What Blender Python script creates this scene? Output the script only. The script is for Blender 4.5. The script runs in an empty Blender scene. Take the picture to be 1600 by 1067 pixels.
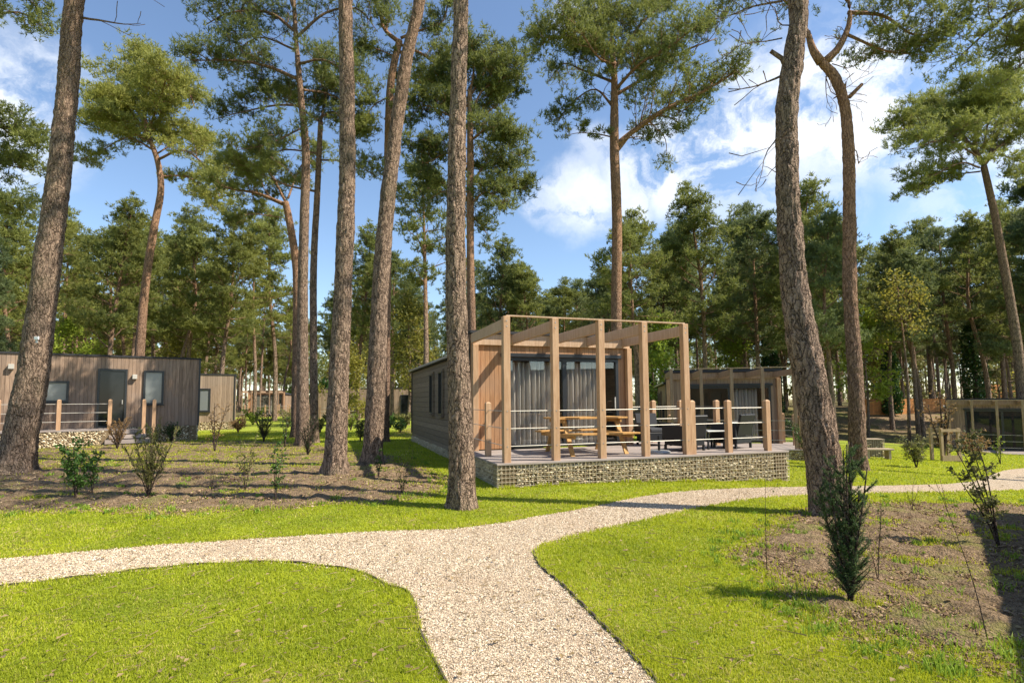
import bpy, math, random
import numpy as np
from mathutils import Vector, Matrix, noise
R = math.radians
random.seed(7)
rng = np.random.default_rng(7)
S = bpy.context.scene
COL = S.collection

# ------------------------------------------------------------------ camera
F = 850.0                       # focal length in pixels of the 1600 px wide photograph
EYE = Vector((0, 0, 1.55))
PITCH, ROLL, SHIFT = R(4.0), R(-0.45), 33.0
cam_d = bpy.data.cameras.new("camera"); cam = bpy.data.objects.new("camera", cam_d); COL.objects.link(cam)
cam_d.sensor_width = 36.0; cam_d.lens = 36.0 * F / 1600.0; cam_d.shift_y = SHIFT / 1600.0
cam_d.clip_end = 2000.0; cam_d.clip_start = 0.05
CR = Matrix.Rotation(R(90) + PITCH, 3, 'X') @ Matrix.Rotation(ROLL, 3, 'Z')
cam.matrix_world = Matrix.Translation(EYE) @ CR.to_4x4()
S.camera = cam

def ray(px, py):
    d = CR @ Vector(((px - 800) / F, (533.5 - py + SHIFT) / F, -1.0))
    return d
def at(px, py, Y):
    d = ray(px, py); return EYE + d * (Y / d.y)

# ------------------------------------------------------------------ world, sun, exposure
SUN_EL, SUN_AZ = R(47), R(-12)          # direction to the sun: right of the camera, slightly behind it
sd = Vector((math.cos(SUN_EL) * math.cos(SUN_AZ), math.cos(SUN_EL) * math.sin(SUN_AZ), math.sin(SUN_EL)))
sun_d = bpy.data.lights.new("sun", 'SUN'); sun_d.energy = 5.0; sun_d.angle = R(0.53); sun_d.color = (1.0, 0.91, 0.77)
sun = bpy.data.objects.new("sun", sun_d); COL.objects.link(sun); sun.location = (30, -10, 40)
sun.rotation_euler = sd.to_track_quat('Z', 'Y').to_euler()
S.view_settings.view_transform = 'Standard'; S.view_settings.look = 'None'
S.view_settings.gamma = 1.0; S.view_settings.exposure = 0.9
W = bpy.data.worlds.new("World"); S.world = W; W.use_nodes = True

class NT:
    """small helper round a node tree"""
    def __init__(s, tree): s.t = tree; s.n = tree.nodes; s.l = tree.links
    def node(s, typ, **kw):
        n = s.n.new(typ)
        ins = kw.pop('ins', {})
        for k, v in kw.items(): setattr(n, k, v)
        for k, v in ins.items():
            if hasattr(v, 'is_output') or isinstance(v, bpy.types.NodeSocket): s.l.new(v, n.inputs[k])
            else: n.inputs[k].default_value = v
        return n
    def math(s, op, a, b=0.0, c=None, clamp=False):
        d = {0: a, 1: b}
        if c is not None: d[2] = c
        return s.node('ShaderNodeMath', operation=op, use_clamp=clamp, ins=d).outputs[0]
    def noise(s, vec, scale, detail=4, rough=0.55, dist=0.0):
        return s.node('ShaderNodeTexNoise', ins={'Vector': vec, 'Scale': scale, 'Detail': detail, 'Roughness': rough, 'Distortion': dist}).outputs['Fac']
    def ramp(s, fac, stops):
        r = s.node('ShaderNodeValToRGB', ins={'Fac': fac}); e = r.color_ramp.elements
        while len(e) < len(stops): e.new(0.5)
        for el, (p, c) in zip(e, stops):
            el.position = p; el.color = (*c, 1) if len(c) == 3 else c
        return r.outputs['Color']
    def mix(s, fac, a, b, mode='MIX'):
        m = s.node('ShaderNodeMix', data_type='RGBA', blend_type=mode)
        for i, v in ((0, fac), (6, a), (7, b)):
            if isinstance(v, bpy.types.NodeSocket): s.l.new(v, m.inputs[i])
            elif i and len(v) == 3: m.inputs[i].default_value = (*v, 1)
            else: m.inputs[i].default_value = v
        return m.outputs[2]
    def maprange(s, v, a, b, c=0.0, d=1.0, smooth=True):
        return s.node('ShaderNodeMapRange', interpolation_type='SMOOTHSTEP' if smooth else 'LINEAR',
                      ins={0: v, 1: a, 2: b, 3: c, 4: d}).outputs[0]
    def scalev(s, vec, sc, loc=(0, 0, 0)):
        return s.node('ShaderNodeMapping', ins={'Vector': vec, 'Scale': sc, 'Location': loc}).outputs[0]
    def bump(s, h, strength, dist, normal=None):
        b = s.node('ShaderNodeBump', ins={'Height': h, 'Strength': strength, 'Distance': dist})
        if normal is not None: s.l.new(normal, b.inputs['Normal'])
        return b.outputs[0]

def build_world():
    t = NT(W.node_tree); t.n.clear()
    tc = t.node('ShaderNodeTexCoord').outputs['Generated']
    sky = t.node('ShaderNodeTexSky', sky_type='NISHITA', sun_disc=False, sun_elevation=SUN_EL,
                 sun_rotation=R(90) - SUN_AZ, air_density=1.0, dust_density=0.3, ozone_density=2.2, altitude=20)
    wn = t.node('ShaderNodeTexNoise', ins={'Vector': tc, 'Scale': 6.0, 'Detail': 6.0, 'Roughness': 0.6})
    off = t.node('ShaderNodeVectorMath', operation='SUBTRACT', ins={0: wn.outputs['Color'], 1: (0.5, 0.5, 0.5)}).outputs[0]
    off = t.node('ShaderNodeVectorMath', operation='SCALE', ins={0: off, 'Scale': 0.15}).outputs[0]
    v = t.node('ShaderNodeVectorMath', operation='ADD', ins={0: tc, 1: off}).outputs[0]
    blobs = [(1120, 225, .10, 1.0), (1190, 205, .11, 1.0), (1260, 175, .12, 1.0), (1340, 165, .12, 1.0), (1400, 130, .07, .8), (905, 312, .07, .8), (970, 290, .07, .8), (1040, 262, .08, .9), (25, 150, .085, .9),
             (-60, 160, .12, .9), (912, -8, .05, .45), (1170, 130, .07, .6), (1460, 230, .08, .5), (1500, 330, .08, .35), (930, 245, .05, .5), (850, 322, .04, .5),
             (1120, 320, .07, .4), (1250, 300, .10, .5), (1900, 100, .25, .9)]
    acc = None
    for px, py, r, k in blobs:
        d = ray(px, py).normalized()
        ds = t.node('ShaderNodeVectorMath', operation='DISTANCE', ins={0: v, 1: tuple(d)}).outputs['Value']
        m = t.maprange(ds, r * 0.3, r * 1.25, k, 0.0)
        acc = m if acc is None else t.math('MAXIMUM', acc, m)
    n = t.noise(t.scalev(v, (1, 1, 1.6)), 9.0, 9, 0.6, 0.3)
    dens = t.math('MULTIPLY', acc, t.maprange(n, 0.34, 0.53))
    dens = t.math('MULTIPLY', dens, 0.97, clamp=True)
    shade = t.mix(t.maprange(n, 0.4, 0.8), (4.9, 5.2, 5.7), (6.8, 6.9, 7.0))
    col = t.mix(dens, sky.outputs[0], shade)
    bg = t.node('ShaderNodeBackground', ins={'Color': col, 'Strength': 0.115})
    out = t.node('ShaderNodeOutputWorld'); t.l.new(bg.outputs[0], out.inputs[0])
build_world()

# ------------------------------------------------------------------ terrain
def sp(t, k): return np.logaddexp(0, k * t) / k
def sm(t, a, b):
    u = np.clip((t - a) / (b - a), 0, 1); return u * u * (3 - 2 * u)
def g(x, y):
    x = np.asarray(x, float); y = np.asarray(y, float)
    z = -0.05 * (sp(x - 1.5, 1.5) - sp(x - 30, .5)) * (0.35 + 0.65 * sm(y, 3, 9))
    z = z - 0.010 * np.clip(y - 12, 0, 26) * sm(x, 0, 6)
    z = z + 2.3 * sm(y, 37, 58) * sm(x, 6, 22)
    z = z + 0.025 * np.sin(x * .7 + 1.3) * np.sin(y * .55 + .4) * sm(y, 2, 6)
    z = z + 0.10 * np.exp(-((x + 3.6) / 1.8) ** 2 - ((y - 11.5) / 2.6) ** 2)
    return z
def gz(x, y): return float(g(x, y))
def G(px, py):
    d = ray(px, py); Y = 8.0
    for _ in range(40):
        p = EYE + d * (Y / d.y)
        t = (gz(p.x, p.y) - EYE.z) / d.z
        Yn = min(max(t * d.y, 0.5), 300); Y = Y * .4 + Yn * .6
    p = EYE + d * (Y / d.y)
    return (p.x, p.y)

# ------------------------------------------------------------------ object helpers
def tag(o, label=None, cat=None, group=None, kind=None):
    for k, v in (('label', label), ('category', cat), ('group', group), ('kind', kind)):
        if v: o[k] = v
    return o
def empty(name, loc, rz=0.0, label=None, cat=None, group=None):
    o = bpy.data.objects.new(name, None); COL.objects.link(o); o.empty_display_size = .3
    o.location = loc; o.rotation_euler = (0, 0, rz)
    return tag(o, label, cat, group)
def mesh_np(name, V, faces_list, mats, matidx=None, smooth=False, attr=None):
    """faces_list: list of int arrays (n,k)"""
    me = bpy.data.meshes.new(name)
    V = np.ascontiguousarray(V, dtype=np.float32)
    me.vertices.add(len(V)); me.vertices.foreach_set('co', V.ravel())
    loops = np.concatenate([f.ravel() for f in faces_list]).astype(np.int32)
    sizes = np.concatenate([np.full(len(f), f.shape[1]) for f in faces_list]).astype(np.int32)
    starts = np.concatenate([[0], np.cumsum(sizes)[:-1]]).astype(np.int32)
    me.loops.add(len(loops)); me.loops.foreach_set('vertex_index', loops)
    me.polygons.add(len(sizes)); me.polygons.foreach_set('loop_start', starts); me.polygons.foreach_set('loop_total', sizes)
    if matidx is not None: me.polygons.foreach_set('material_index', np.asarray(matidx, np.int32))
    me.polygons.foreach_set('use_smooth', np.full(len(sizes), smooth))
    me.update(calc_edges=True)
    for m in (mats if isinstance(mats, (list, tuple)) else [mats]): me.materials.append(m)
    if attr is not None:
        for k, a in attr.items():
            at_ = me.attributes.new(k, 'FLOAT', 'POINT'); at_.data.foreach_set('value', np.asarray(a, np.float32))
    return me
def link(name, me, parent=None, loc=(0, 0, 0)):
    o = bpy.data.objects.new(name, me); COL.objects.link(o); o.location = loc
    if parent: o.parent = parent
    return o

class MB:
    def __init__(s): s.v = []; s.q = []; s.t = []; s.n = 0
    def add(s, V, quads=None, tris=None):
        V = np.asarray(V, float).reshape(-1, 3)
        if quads is not None and len(quads): s.q.append(np.asarray(quads, int) + s.n)
        if tris is not None and len(tris): s.t.append(np.asarray(tris, int) + s.n)
        s.v.append(V); s.n += len(V); return s
    def box(s, c, d, rz=0.0, m=None, bev=0.0):
        x, y, z = [k / 2 for k in d]
        if bev > 0:
            b = min(bev, x * .45, y * .45, z * .45)
            P = []
            for (ox, oy, zz) in ((x - b, y - b, -z), (x, y, -z + b), (x, y, z - b), (x - b, y - b, z)):
                if ox == x:
                    P += [(-x + b, -y, zz), (x - b, -y, zz), (x, -y + b, zz), (x, y - b, zz), (x - b, y, zz), (-x + b, y, zz), (-x, y - b, zz), (-x, -y + b, zz)]
                else:
                    P += [(-x + b, -y + b, zz), (x - b, -y + b, zz), (x - b, -y + b, zz), (x - b, y - b, zz), (x - b, y - b, zz), (-x + b, y - b, zz), (-x + b, y - b, zz), (-x + b, -y + b, zz)]
            V = np.array(P)
            q = []
            for r in range(3):
                for i in range(8):
                    q.append((r * 8 + i, r * 8 + (i + 1) % 8, r * 8 + 8 + (i + 1) % 8, r * 8 + 8 + i))
            q += [(7, 5, 3, 1)[::1], (24 + 1, 24 + 3, 24 + 5, 24 + 7)]
        else:
            V = np.array([(sx * x, sy * y, sz * z) for sz in (-1, 1) for sx, sy in ((-1, -1), (1, -1), (1, 1), (-1, 1))])
            q = [(3, 2, 1, 0), (4, 5, 6, 7), (0, 1, 5, 4), (1, 2, 6, 5), (2, 3, 7, 6), (3, 0, 4, 7)]
        if m is not None: V = V @ np.array([list(q_) for q_ in m]).T
        if rz: 
            cc, ss = math.cos(rz), math.sin(rz); V = V @ np.array([[cc, ss, 0], [-ss, cc, 0], [0, 0, 1]])
        return s.add(V + np.array(c), q)
    def bar(s, a, b, w, h, up=(0, 0, 1), bev=0.0):
        a = Vector(a); b = Vector(b); d = b - a; L = d.length; z = d.normalized()
        x = z.cross(Vector(up)); 
        if x.length < 1e-3: x = Vector((1, 0, 0))
        x.normalize(); y = z.cross(x)
        m = Matrix((x, y, z)).transposed()
        return s.box((a + b) / 2, (w, h, L), m=m, bev=bev)
    def tube(s, pts, rad, n=6, cap=True):
        P = np.asarray(pts, float); K = len(P)
        rad = np.broadcast_to(np.asarray(rad, float), (K,))
        T = np.gradient(P, axis=0); T /= np.linalg.norm(T, axis=1)[:, None] + 1e-9
        ref = np.array([0.0, 0, 1]) if abs(T[0][2]) < .8 else np.array([1.0, 0, 0])
        A = np.cross(T, ref); A /= np.linalg.norm(A, axis=1)[:, None] + 1e-9
        B = np.cross(T, A)
        a = np.linspace(0, 2 * np.pi, n, endpoint=False)
        V = P[:, None, :] + rad[:, None, None] * (np.cos(a)[None, :, None] * A[:, None, :] + np.sin(a)[None, :, None] * B[:, None, :])
        V = V.reshape(-1, 3); q = []
        for k in range(K - 1):
            for i in range(n):
                q.append((k * n + i, k * n + (i + 1) % n, k * n + n + (i + 1) % n, k * n + n + i))
        tr = []
        if cap:
            V = np.vstack([V, P[0], P[-1]])
            for i in range(n):
                tr.append((K * n, (i + 1) % n, i)); tr.append((K * n + 1, (K - 1) * n + i, (K - 1) * n + (i + 1) % n))
        return s.add(V, q, tr)
    def post(s, x, y, z0, z1, w, cham=0.03):
        """square post with chamfered top"""
        h = w / 2; c = h * .45
        V = [(sx * h + x, sy * h + y, z) for z in (z0, z1 - cham) for sx, sy in ((-1, -1), (1, -1), (1, 1), (-1, 1))] + \
            [(sx * c + x, sy * c + y, z1) for sx, sy in ((-1, -1), (1, -1), (1, 1), (-1, 1))]
        q = [(3, 2, 1, 0), (8, 9, 10, 11)]
        for r in (0, 4):
            for i in range(4): q.append((r + i, r + (i + 1) % 4, r + 4 + (i + 1) % 4, r + 4 + i))
        return s.add(V, q)
    def build(s, name, mat, parent=None, smooth=False, loc=(0, 0, 0)):
        V = np.vstack(s.v); fl = []
        if s.q: fl.append(np.vstack(s.q))
        if s.t: fl.append(np.vstack(s.t))
        return link(name, mesh_np(name, V, fl, mat, smooth=smooth), parent, loc)

OCT_V = np.array([(1, 0, 0), (-1, 0, 0), (0, 1, 0), (0, -1, 0), (0, 0, 1), (0, 0, -1)], float)
OCT_F = np.array([(0, 2, 4), (2, 1, 4), (1, 3, 4), (3, 0, 4), (2, 0, 5), (1, 2, 5), (3, 1, 5), (0, 3, 5)])
def ico():
    p = (1 + 5 ** .5) / 2
    V = np.array([(-1, p, 0), (1, p, 0), (-1, -p, 0), (1, -p, 0), (0, -1, p), (0, 1, p), (0, -1, -p), (0, 1, -p), (p, 0, -1), (p, 0, 1), (-p, 0, -1), (-p, 0, 1)])
    Fc = np.array([(0, 11, 5), (0, 5, 1), (0, 1, 7), (0, 7, 10), (0, 10, 11), (1, 5, 9), (5, 11, 4), (11, 10, 2), (10, 7, 6), (7, 1, 8), (3, 9, 4), (3, 4, 2), (3, 2, 6), (3, 6, 8), (3, 8, 9), (4, 9, 5), (2, 4, 11), (6, 2, 10), (8, 6, 7), (9, 8, 1)])
    return V / np.linalg.norm(V[0]), Fc
ICO_V, ICO_F = ico()
def stones(C, size, flat=0.6, base='ico', yaw=None, jit=0.25, aniso=0.35):
    """C (n,3), size (n,) -> V, F, per-vertex random"""
    BV, BF = (ICO_V, ICO_F) if base == 'ico' else (OCT_V, OCT_F)
    n = len(C); k = len(BV)
    sc = np.stack([size * (1 + aniso * rng.uniform(-1, 1, n)), size * (1 + aniso * rng.uniform(-1, 1, n)), size * flat * (1 + .3 * rng.uniform(-1, 1, n))], 1)
    V = BV[None] * (1 + jit * rng.uniform(-1, 1, (n, k, 1))) * sc[:, None, :]
    # random tilt + yaw
    a = rng.uniform(0, 2 * np.pi, n) if yaw is None else np.full(n, yaw) + rng.normal(0, .15, n)
    b = rng.normal(0, .3, n)
    cb, sb = np.cos(b)[:, None], np.sin(b)[:, None]
    y, z = V[..., 1] * cb - V[..., 2] * sb, V[..., 1] * sb + V[..., 2] * cb
    ca, sa = np.cos(a)[:, None], np.sin(a)[:, None]
    x2, y2 = V[..., 0] * ca - y * sa, V[..., 0] * sa + y * ca
    V = np.stack([x2, y2, z], -1) + C[:, None, :]
    Fc = BF[None] + (np.arange(n) * k)[:, None, None]
    rv = np.repeat(rng.uniform(0, 1, n), k)
    return V.reshape(-1, 3), Fc.reshape(-1, 3), rv

# ------------------------------------------------------------------ materials
M = {}
def mat(name):
    m = bpy.data.materials.new(name); m.use_nodes = True; t = NT(m.node_tree); t.n.clear()
    out = t.node('ShaderNodeOutputMaterial')
    bs = t.node('ShaderNodeBsdfPrincipled'); t.l.new(bs.outputs[0], out.inputs[0])
    M[name] = m
    return m, t, bs, out
def setin(t, bs, **kw):
    for k, v in kw.items():
        k = {'color': 'Base Color', 'rough': 'Roughness', 'metal': 'Metallic', 'normal': 'Normal', 'spec': 'Specular IOR Level', 'alpha': 'Alpha', 'trans': 'Transmission Weight'}.get(k, k)
        if isinstance(v, bpy.types.NodeSocket): t.l.new(v, bs.inputs[k])
        else: bs.inputs[k].default_value = (*v, 1) if isinstance(v, tuple) and len(v) == 3 else v
def plain(name, c, rough=.6, metal=0.0, spec=.3, var=.15, sc=9.0):
    m, t, bs, out = mat(name)
    oc = t.node('ShaderNodeTexCoord').outputs['Object']
    n = t.noise(oc, sc, 6, .6)
    col = t.mix(n, tuple(k * (1 - var) for k in c), tuple(min(1, k * (1 + var)) for k in c))
    setin(t, bs, color=col, rough=rough, metal=metal, spec=spec, normal=t.bump(n, .15, .01))
    return m
plain('black_metal', (.022, .024, .026), .35, 0.0, .5)
plain('dark_plastic', (.018, .019, .021), .5)
plain('steel', (.50, .47, .41), .5, .3, .4)
plain('galvanised', (.42, .42, .40), .45, .6, .5)
plain('wire', (.52, .45, .33), .5, .2, .4)
plain('white_plastic', (.75, .75, .73), .5)
plain('roofing', (.03, .031, .034), .8)
plain('cloth_white', (.72, .71, .68), .9)
plain('cloth_dark', (.05, .052, .056), .9)
plain('stone_slab', (.36, .28, .19), .85)
plain('inside', (.30, .26, .22), .9)

def wood(name, c1, c2, c3=None, board=0.11, axis='v', rough=.7, groove=True, grain=1.0):
    """boards: axis 'v' vertical boards (id from x+y), 'h' horizontal boards (id from z), 'x' deck boards"""
    m, t, bs, out = mat(name)
    oc = t.node('ShaderNodeTexCoord').outputs['Object']
    s = t.node('ShaderNodeSeparateXYZ', ins={0: oc})
    if axis == 'v': u = t.math('ADD', s.outputs[0], s.outputs[1]); st = (14, 14, .9)
    elif axis == 'h': u = s.outputs[2]; st = (1.2, 1.2, 22)
    elif axis == 'x': u = s.outputs[1]; st = (.9, 16, 16)
    else: u = t.math('MULTIPLY', s.outputs[0], 0.0); st = (14, 14, 1.2)
    idf = t.math('DIVIDE', u, board)
    bid = t.math('FLOOR', idf)
    fr = t.math('FRACT', idf)
    rv = t.node('ShaderNodeTexWhiteNoise', noise_dimensions='1D', ins={'W': bid}).outputs['Value']
    gv = t.scalev(oc, st)
    ofs = t.node('ShaderNodeCombineXYZ', ins={0: rv, 1: rv, 2: rv}).outputs[0]
    ofs = t.node('ShaderNodeVectorMath', operation='SCALE', ins={0: ofs, 'Scale': 37.0}).outputs[0]
    gv = t.node('ShaderNodeVectorMath', operation='ADD', ins={0: gv, 1: ofs}).outputs[0]
    n = t.noise(gv, 2.2 * grain, 7, .65, .6)
    big = t.noise(oc, .9, 3, .5)
    col = t.mix(t.maprange(n, .3, .72), c1, c2)
    if c3 is not None: col = t.mix(t.maprange(big, .42, .66), col, c3)
    col = t.mix(t.math('MULTIPLY', rv, .45), col, tuple(k * .45 for k in c1))
    # knots
    vo = t.node('ShaderNodeTexVoronoi', ins={'Vector': t.scalev(oc, (3.2, 3.2, 1.1)), 'Scale': 1.6}).outputs['Distance']
    col = t.mix(t.maprange(vo, .03, .07, .7, 0), col, tuple(k * .35 for k in c1))
    h = t.math('MULTIPLY', n, .25)
    if groove:
        e = t.math('ABSOLUTE', t.math('SUBTRACT', fr, .5))
        gr = t.maprange(e, .42, .485, 1, 0)
        h = t.math('ADD', h, t.math('MULTIPLY', gr, 1.6))
        col = t.mix(t.maprange(e, .465, .49, 0, .75), col, (.03, .02, .015))
    setin(t, bs, color=col, rough=rough, spec=.25, normal=t.bump(h, .8, .006))
    return m
wood('cedar', (.33, .16, .07), (.56, .31, .155), (.40, .24, .14))
wood('larch_post', (.43, .25, .135), (.62, .41, .25), None, axis='p', groove=False)
wood('larch_beam', (.47, .31, .19), (.66, .48, .33), None, axis='p', groove=False)
wood('post_grey', (.27, .175, .11), (.46, .32, .215), None, axis='p', groove=False)
wood('weathered', (.21, .14, .095), (.42, .29, .20), (.30, .22, .165), board=.125)
wood('weathered_pale', (.24, .165, .11), (.43, .315, .225), (.32, .24, .175), board=.125)
wood('siding', (.17, .13, .092), (.27, .215, .155), None, board=.17, axis='h')
wood('pine_orange', (.44, .23, .07), (.66, .39, .14), None, axis='p', groove=False)
wood('deck', (.27, .22, .19), (.43, .37, .33), (.33, .29, .27), board=.145, axis='x')
wood('fence_orange', (.50, .20, .06), (.68, .32, .11), None, board=.16)
wood('stake', (.36, .25, .14), (.52, .38, .22), None, axis='p', groove=False)

m, t, bs, out = mat('glass')
setin(t, bs, color=(.02, .024, .026), rough=.02, spec=1.0, alpha=1.0)
gl = t.node('ShaderNodeBsdfTransparent', ins={'Color': (.95, .95, .94, 1)})
gs = t.node('ShaderNodeBsdfGlossy', ins={'Color': (1, 1, 1, 1), 'Roughness': .02})
fc_ = t.node('ShaderNodeLayerWeight', ins={'Blend': .5}).outputs['Facing']
fr = t.math('ADD', .07, t.math('MULTIPLY', t.math('POWER', fc_, 3.5), .9), clamp=True)
mx = t.node('ShaderNodeMixShader', ins={0: fr, 1: gl.outputs[0], 2: gs.outputs[0]})
t.l.new(mx.outputs[0], out.inputs[0])
m, t, bs, out = mat('glass_dark')
setin(t, bs, color=(.016, .019, .021), rough=.03, spec=.35)
m, t, bs, out = mat('blind')
setin(t, bs, color=(.16, .175, .175), rough=.12, spec=.7)
m, t, bs, out = mat('curtain')
oc = t.node('ShaderNodeTexCoord').outputs['Object']
n = t.noise(t.scalev(oc, (9, 9, .3)), 2, 3)
setin(t, bs, color=t.mix(n, (.44, .40, .35), (.70, .65, .58)), rough=.9)

def bark(name, dark, light, orange=None, z0=4.0, z1=9.0, sc=1.0, cr=.034):
    m, t, bs, out = mat(name)
    oc = t.node('ShaderNodeTexCoord').outputs['Object']
    wob = t.node('ShaderNodeTexNoise', ins={'Vector': oc, 'Scale': 6.0 * sc, 'Detail': 4.0})
    w = t.node('ShaderNodeVectorMath', operation='SCALE', ins={0: wob.outputs['Color'], 'Scale': .16 / sc}).outputs[0]
    v = t.node('ShaderNodeVectorMath', operation='ADD', ins={0: oc, 1: w}).outputs[0]
    v = t.scalev(v, (1, 1, .17))
    e = t.node('ShaderNodeTexVoronoi', feature='DISTANCE_TO_EDGE', ins={'Vector': v, 'Scale': 17 * sc}).outputs['Distance']
    e2 = t.node('ShaderNodeTexVoronoi', feature='DISTANCE_TO_EDGE', ins={'Vector': t.scalev(v, (1, 1, 3.2)), 'Scale': 40 * sc}).outputs['Distance']
    fn = t.noise(t.scalev(oc, (1, 1, .4)), 55 * sc, 6, .7)
    mn = t.noise(t.scalev(oc, (1, 1, .35)), 16 * sc, 5, .65, .4)
    pl = t.maprange(e, .0, .16)
    h = t.math('ADD', t.math('ADD', t.math('MULTIPLY', t.math('MULTIPLY', pl, t.maprange(mn, .3, .6, .35, 1)), .8), t.math('MULTIPLY', t.maprange(e2, 0, .16), .45)), t.math('MULTIPLY', t.math('ADD', fn, mn), .5))
    col = t.mix(t.maprange(h, .45, 1.7), dark, light)
    col = t.mix(t.maprange(t.noise(oc, 7, 4, .6), .5, .72, 0, .5), col, tuple(k * 1.25 for k in light))
    bn = t.noise(oc, 1.3, 4, .6)
    col = t.mix(t.maprange(bn, .5, .75, 0, .35), col, (.13, .13, .07))
    if orange is not None:
        z = t.node('ShaderNodeSeparateXYZ', ins={0: oc}).outputs[2]
        zz = t.math('ADD', z, t.math('MULTIPLY', bn, 3.0))
        col = t.mix(t.maprange(zz, z0 + 1.5, z1 + 1.5, 0, .8), col, t.mix(t.maprange(h, .5, 1.6), tuple(k * .35 for k in orange), tuple(min(1, k * 1.1) for k in orange)))
    setin(t, bs, color=col, rough=.9, spec=.1, normal=t.bump(h, 1.0, cr))
    return m
bark('bark_grey', (.040, .026, .019), (.40, .285, .205), (.34, .215, .145), 6, 13)
bark('bark_dark', (.03, .022, .018), (.17, .125, .10), (.27, .165, .11), 6, 14)
bark('bark_red', (.07, .042, .03), (.34, .225, .16), (.52, .30, .18), 1.5, 9)
bark('bark_far', (.06, .042, .032), (.36, .26, .19), (.38, .22, .13), 3.5, 10, sc=.7)

def leafmat(name, dark, light, trans=.3, rough=.6, vs=.7, rnd=.5, warm=None):
    m, t, bs, out = mat(name)
    oi = t.node('ShaderNodeObjectInfo')
    geo = t.node('ShaderNodeNewGeometry').outputs['Position']
    n = t.noise(geo, vs, 3, .55)
    at_ = t.node('ShaderNodeAttribute', attribute_name='rv').outputs['Fac']
    f = t.math('ADD', t.math('MULTIPLY', t.maprange(n, .3, .7), .35), t.math('MULTIPLY', at_, .45))
    f = t.math('ADD', f, t.math('MULTIPLY', t.math('SUBTRACT', oi.outputs['Random'], .5), rnd))
    col = t.mix(t.math('ADD', f, .05, clamp=True), dark, light)
    if warm is not None:
        col = t.mix(t.maprange(at_, .86, .97, 0, .9), col, warm)
    setin(t, bs, color=col, rough=rough, spec=.25)
    tr = t.node('ShaderNodeBsdfTranslucent', ins={'Color': t.mix(.5, col, tuple(min(1, k * 1.3) for k in light))})
    mx = t.node('ShaderNodeMixShader', ins={0: trans, 1: bs.outputs[0], 2: tr.outputs[0]})
    t.l.new(mx.outputs[0], out.inputs[0])
    return m
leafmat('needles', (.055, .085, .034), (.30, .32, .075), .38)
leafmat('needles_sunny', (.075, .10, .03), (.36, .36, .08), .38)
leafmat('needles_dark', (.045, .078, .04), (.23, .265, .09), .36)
leafmat('yew', (.018, .05, .02), (.16, .235, .075), .25)
leafmat('holly', (.02, .05, .014), (.09, .17, .03), .2, .3)
leafmat('olive_leaf', (.07, .085, .03), (.24, .23, .07), .3)
leafmat('rust_leaf', (.14, .09, .04), (.36, .22, .09), .3)
leafmat('dry_leaf', (.16, .11, .05), (.40, .30, .15), .2)
leafmat('ivy', (.015, .04, .012), (.06, .13, .03), .2, .35)
leafmat('yellow_leaf', (.12, .13, .03), (.34, .30, .05), .4)
leafmat('spring_leaf', (.11, .17, .02), (.33, .40, .05), .4)
leafmat('grass_blade', (.18, .24, .018), (.55, .575, .030), .40, .55, 1.3, 0, warm=(.58, .48, .17))
leafmat('weed_leaf', (.10, .18, .02), (.33, .45, .05), .35, .5, 2.0, 0)

# ------------------------------------------------------------------ ground: one grid split into lawn, path and beds
def outl(pts): return [G(*p) for p in pts]
path_up = outl([(-180, 890), (0, 873), (100, 864), (250, 851), (330, 846), (450, 838), (600, 829), (700, 827), (790, 816), (830, 808), (880, 800), (930, 791),
                (990, 778), (1040, 770), (1100, 765), (1200, 761), (1262, 760), (1330, 759), (1400, 758), (1480, 756), (1520, 752), (1545, 743), (1567, 735), (1600, 731), (1700, 727)])
path_lo = outl([(1700, 768), (1600, 766), (1510, 768), (1400, 770), (1260, 773), (1180, 779), (1120, 788), (1060, 800), (1010, 812), (960, 822), (900, 836), (850, 850), (833, 862),
                (845, 885), (880, 915), (930, 965), (985, 1020), (1030, 1067)])
path_ll = outl([(697, 1067), (672, 1020), (656, 985), (650, 950), (637, 926), (600, 912), (560, 893), (500, 884), (430, 878), (300, 883), (200, 893), (100, 905), (0, 917), (-180, 940)])
PATH = path_up + path_lo + [(0.9, 2.0), (.8, -3), (-.8, -3), (-.45, 2.0)] + path_ll
BED_L = outl([(-200, 800), (0, 803), (150, 800), (260, 801), (420, 797), (520, 789), (600, 786), (665, 779), (692, 768), (690, 748), (655, 728), (610, 712), (560, 706),
              (480, 692), (380, 688), (250, 689), (120, 693), (0, 698), (-250, 702)])
BED_R = outl([(1130, 872), (1165, 848), (1200, 825), (1230, 803), (1300, 788), (1400, 784), (1500, 786), (1600, 789), (1750, 792)]) + \
    [(6.4, 4.0), (4.2, 2.6), (2.95, 2.5)] + outl([(1590, 1050), (1500, 1028), (1400, 1010), (1320, 985), (1260, 962), (1225, 925), (1190, 890)])
BED_F = outl([(1352, 668), (1370, 652), (1440, 648), (1500, 655), (1470, 672), (1400, 676)])

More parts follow.
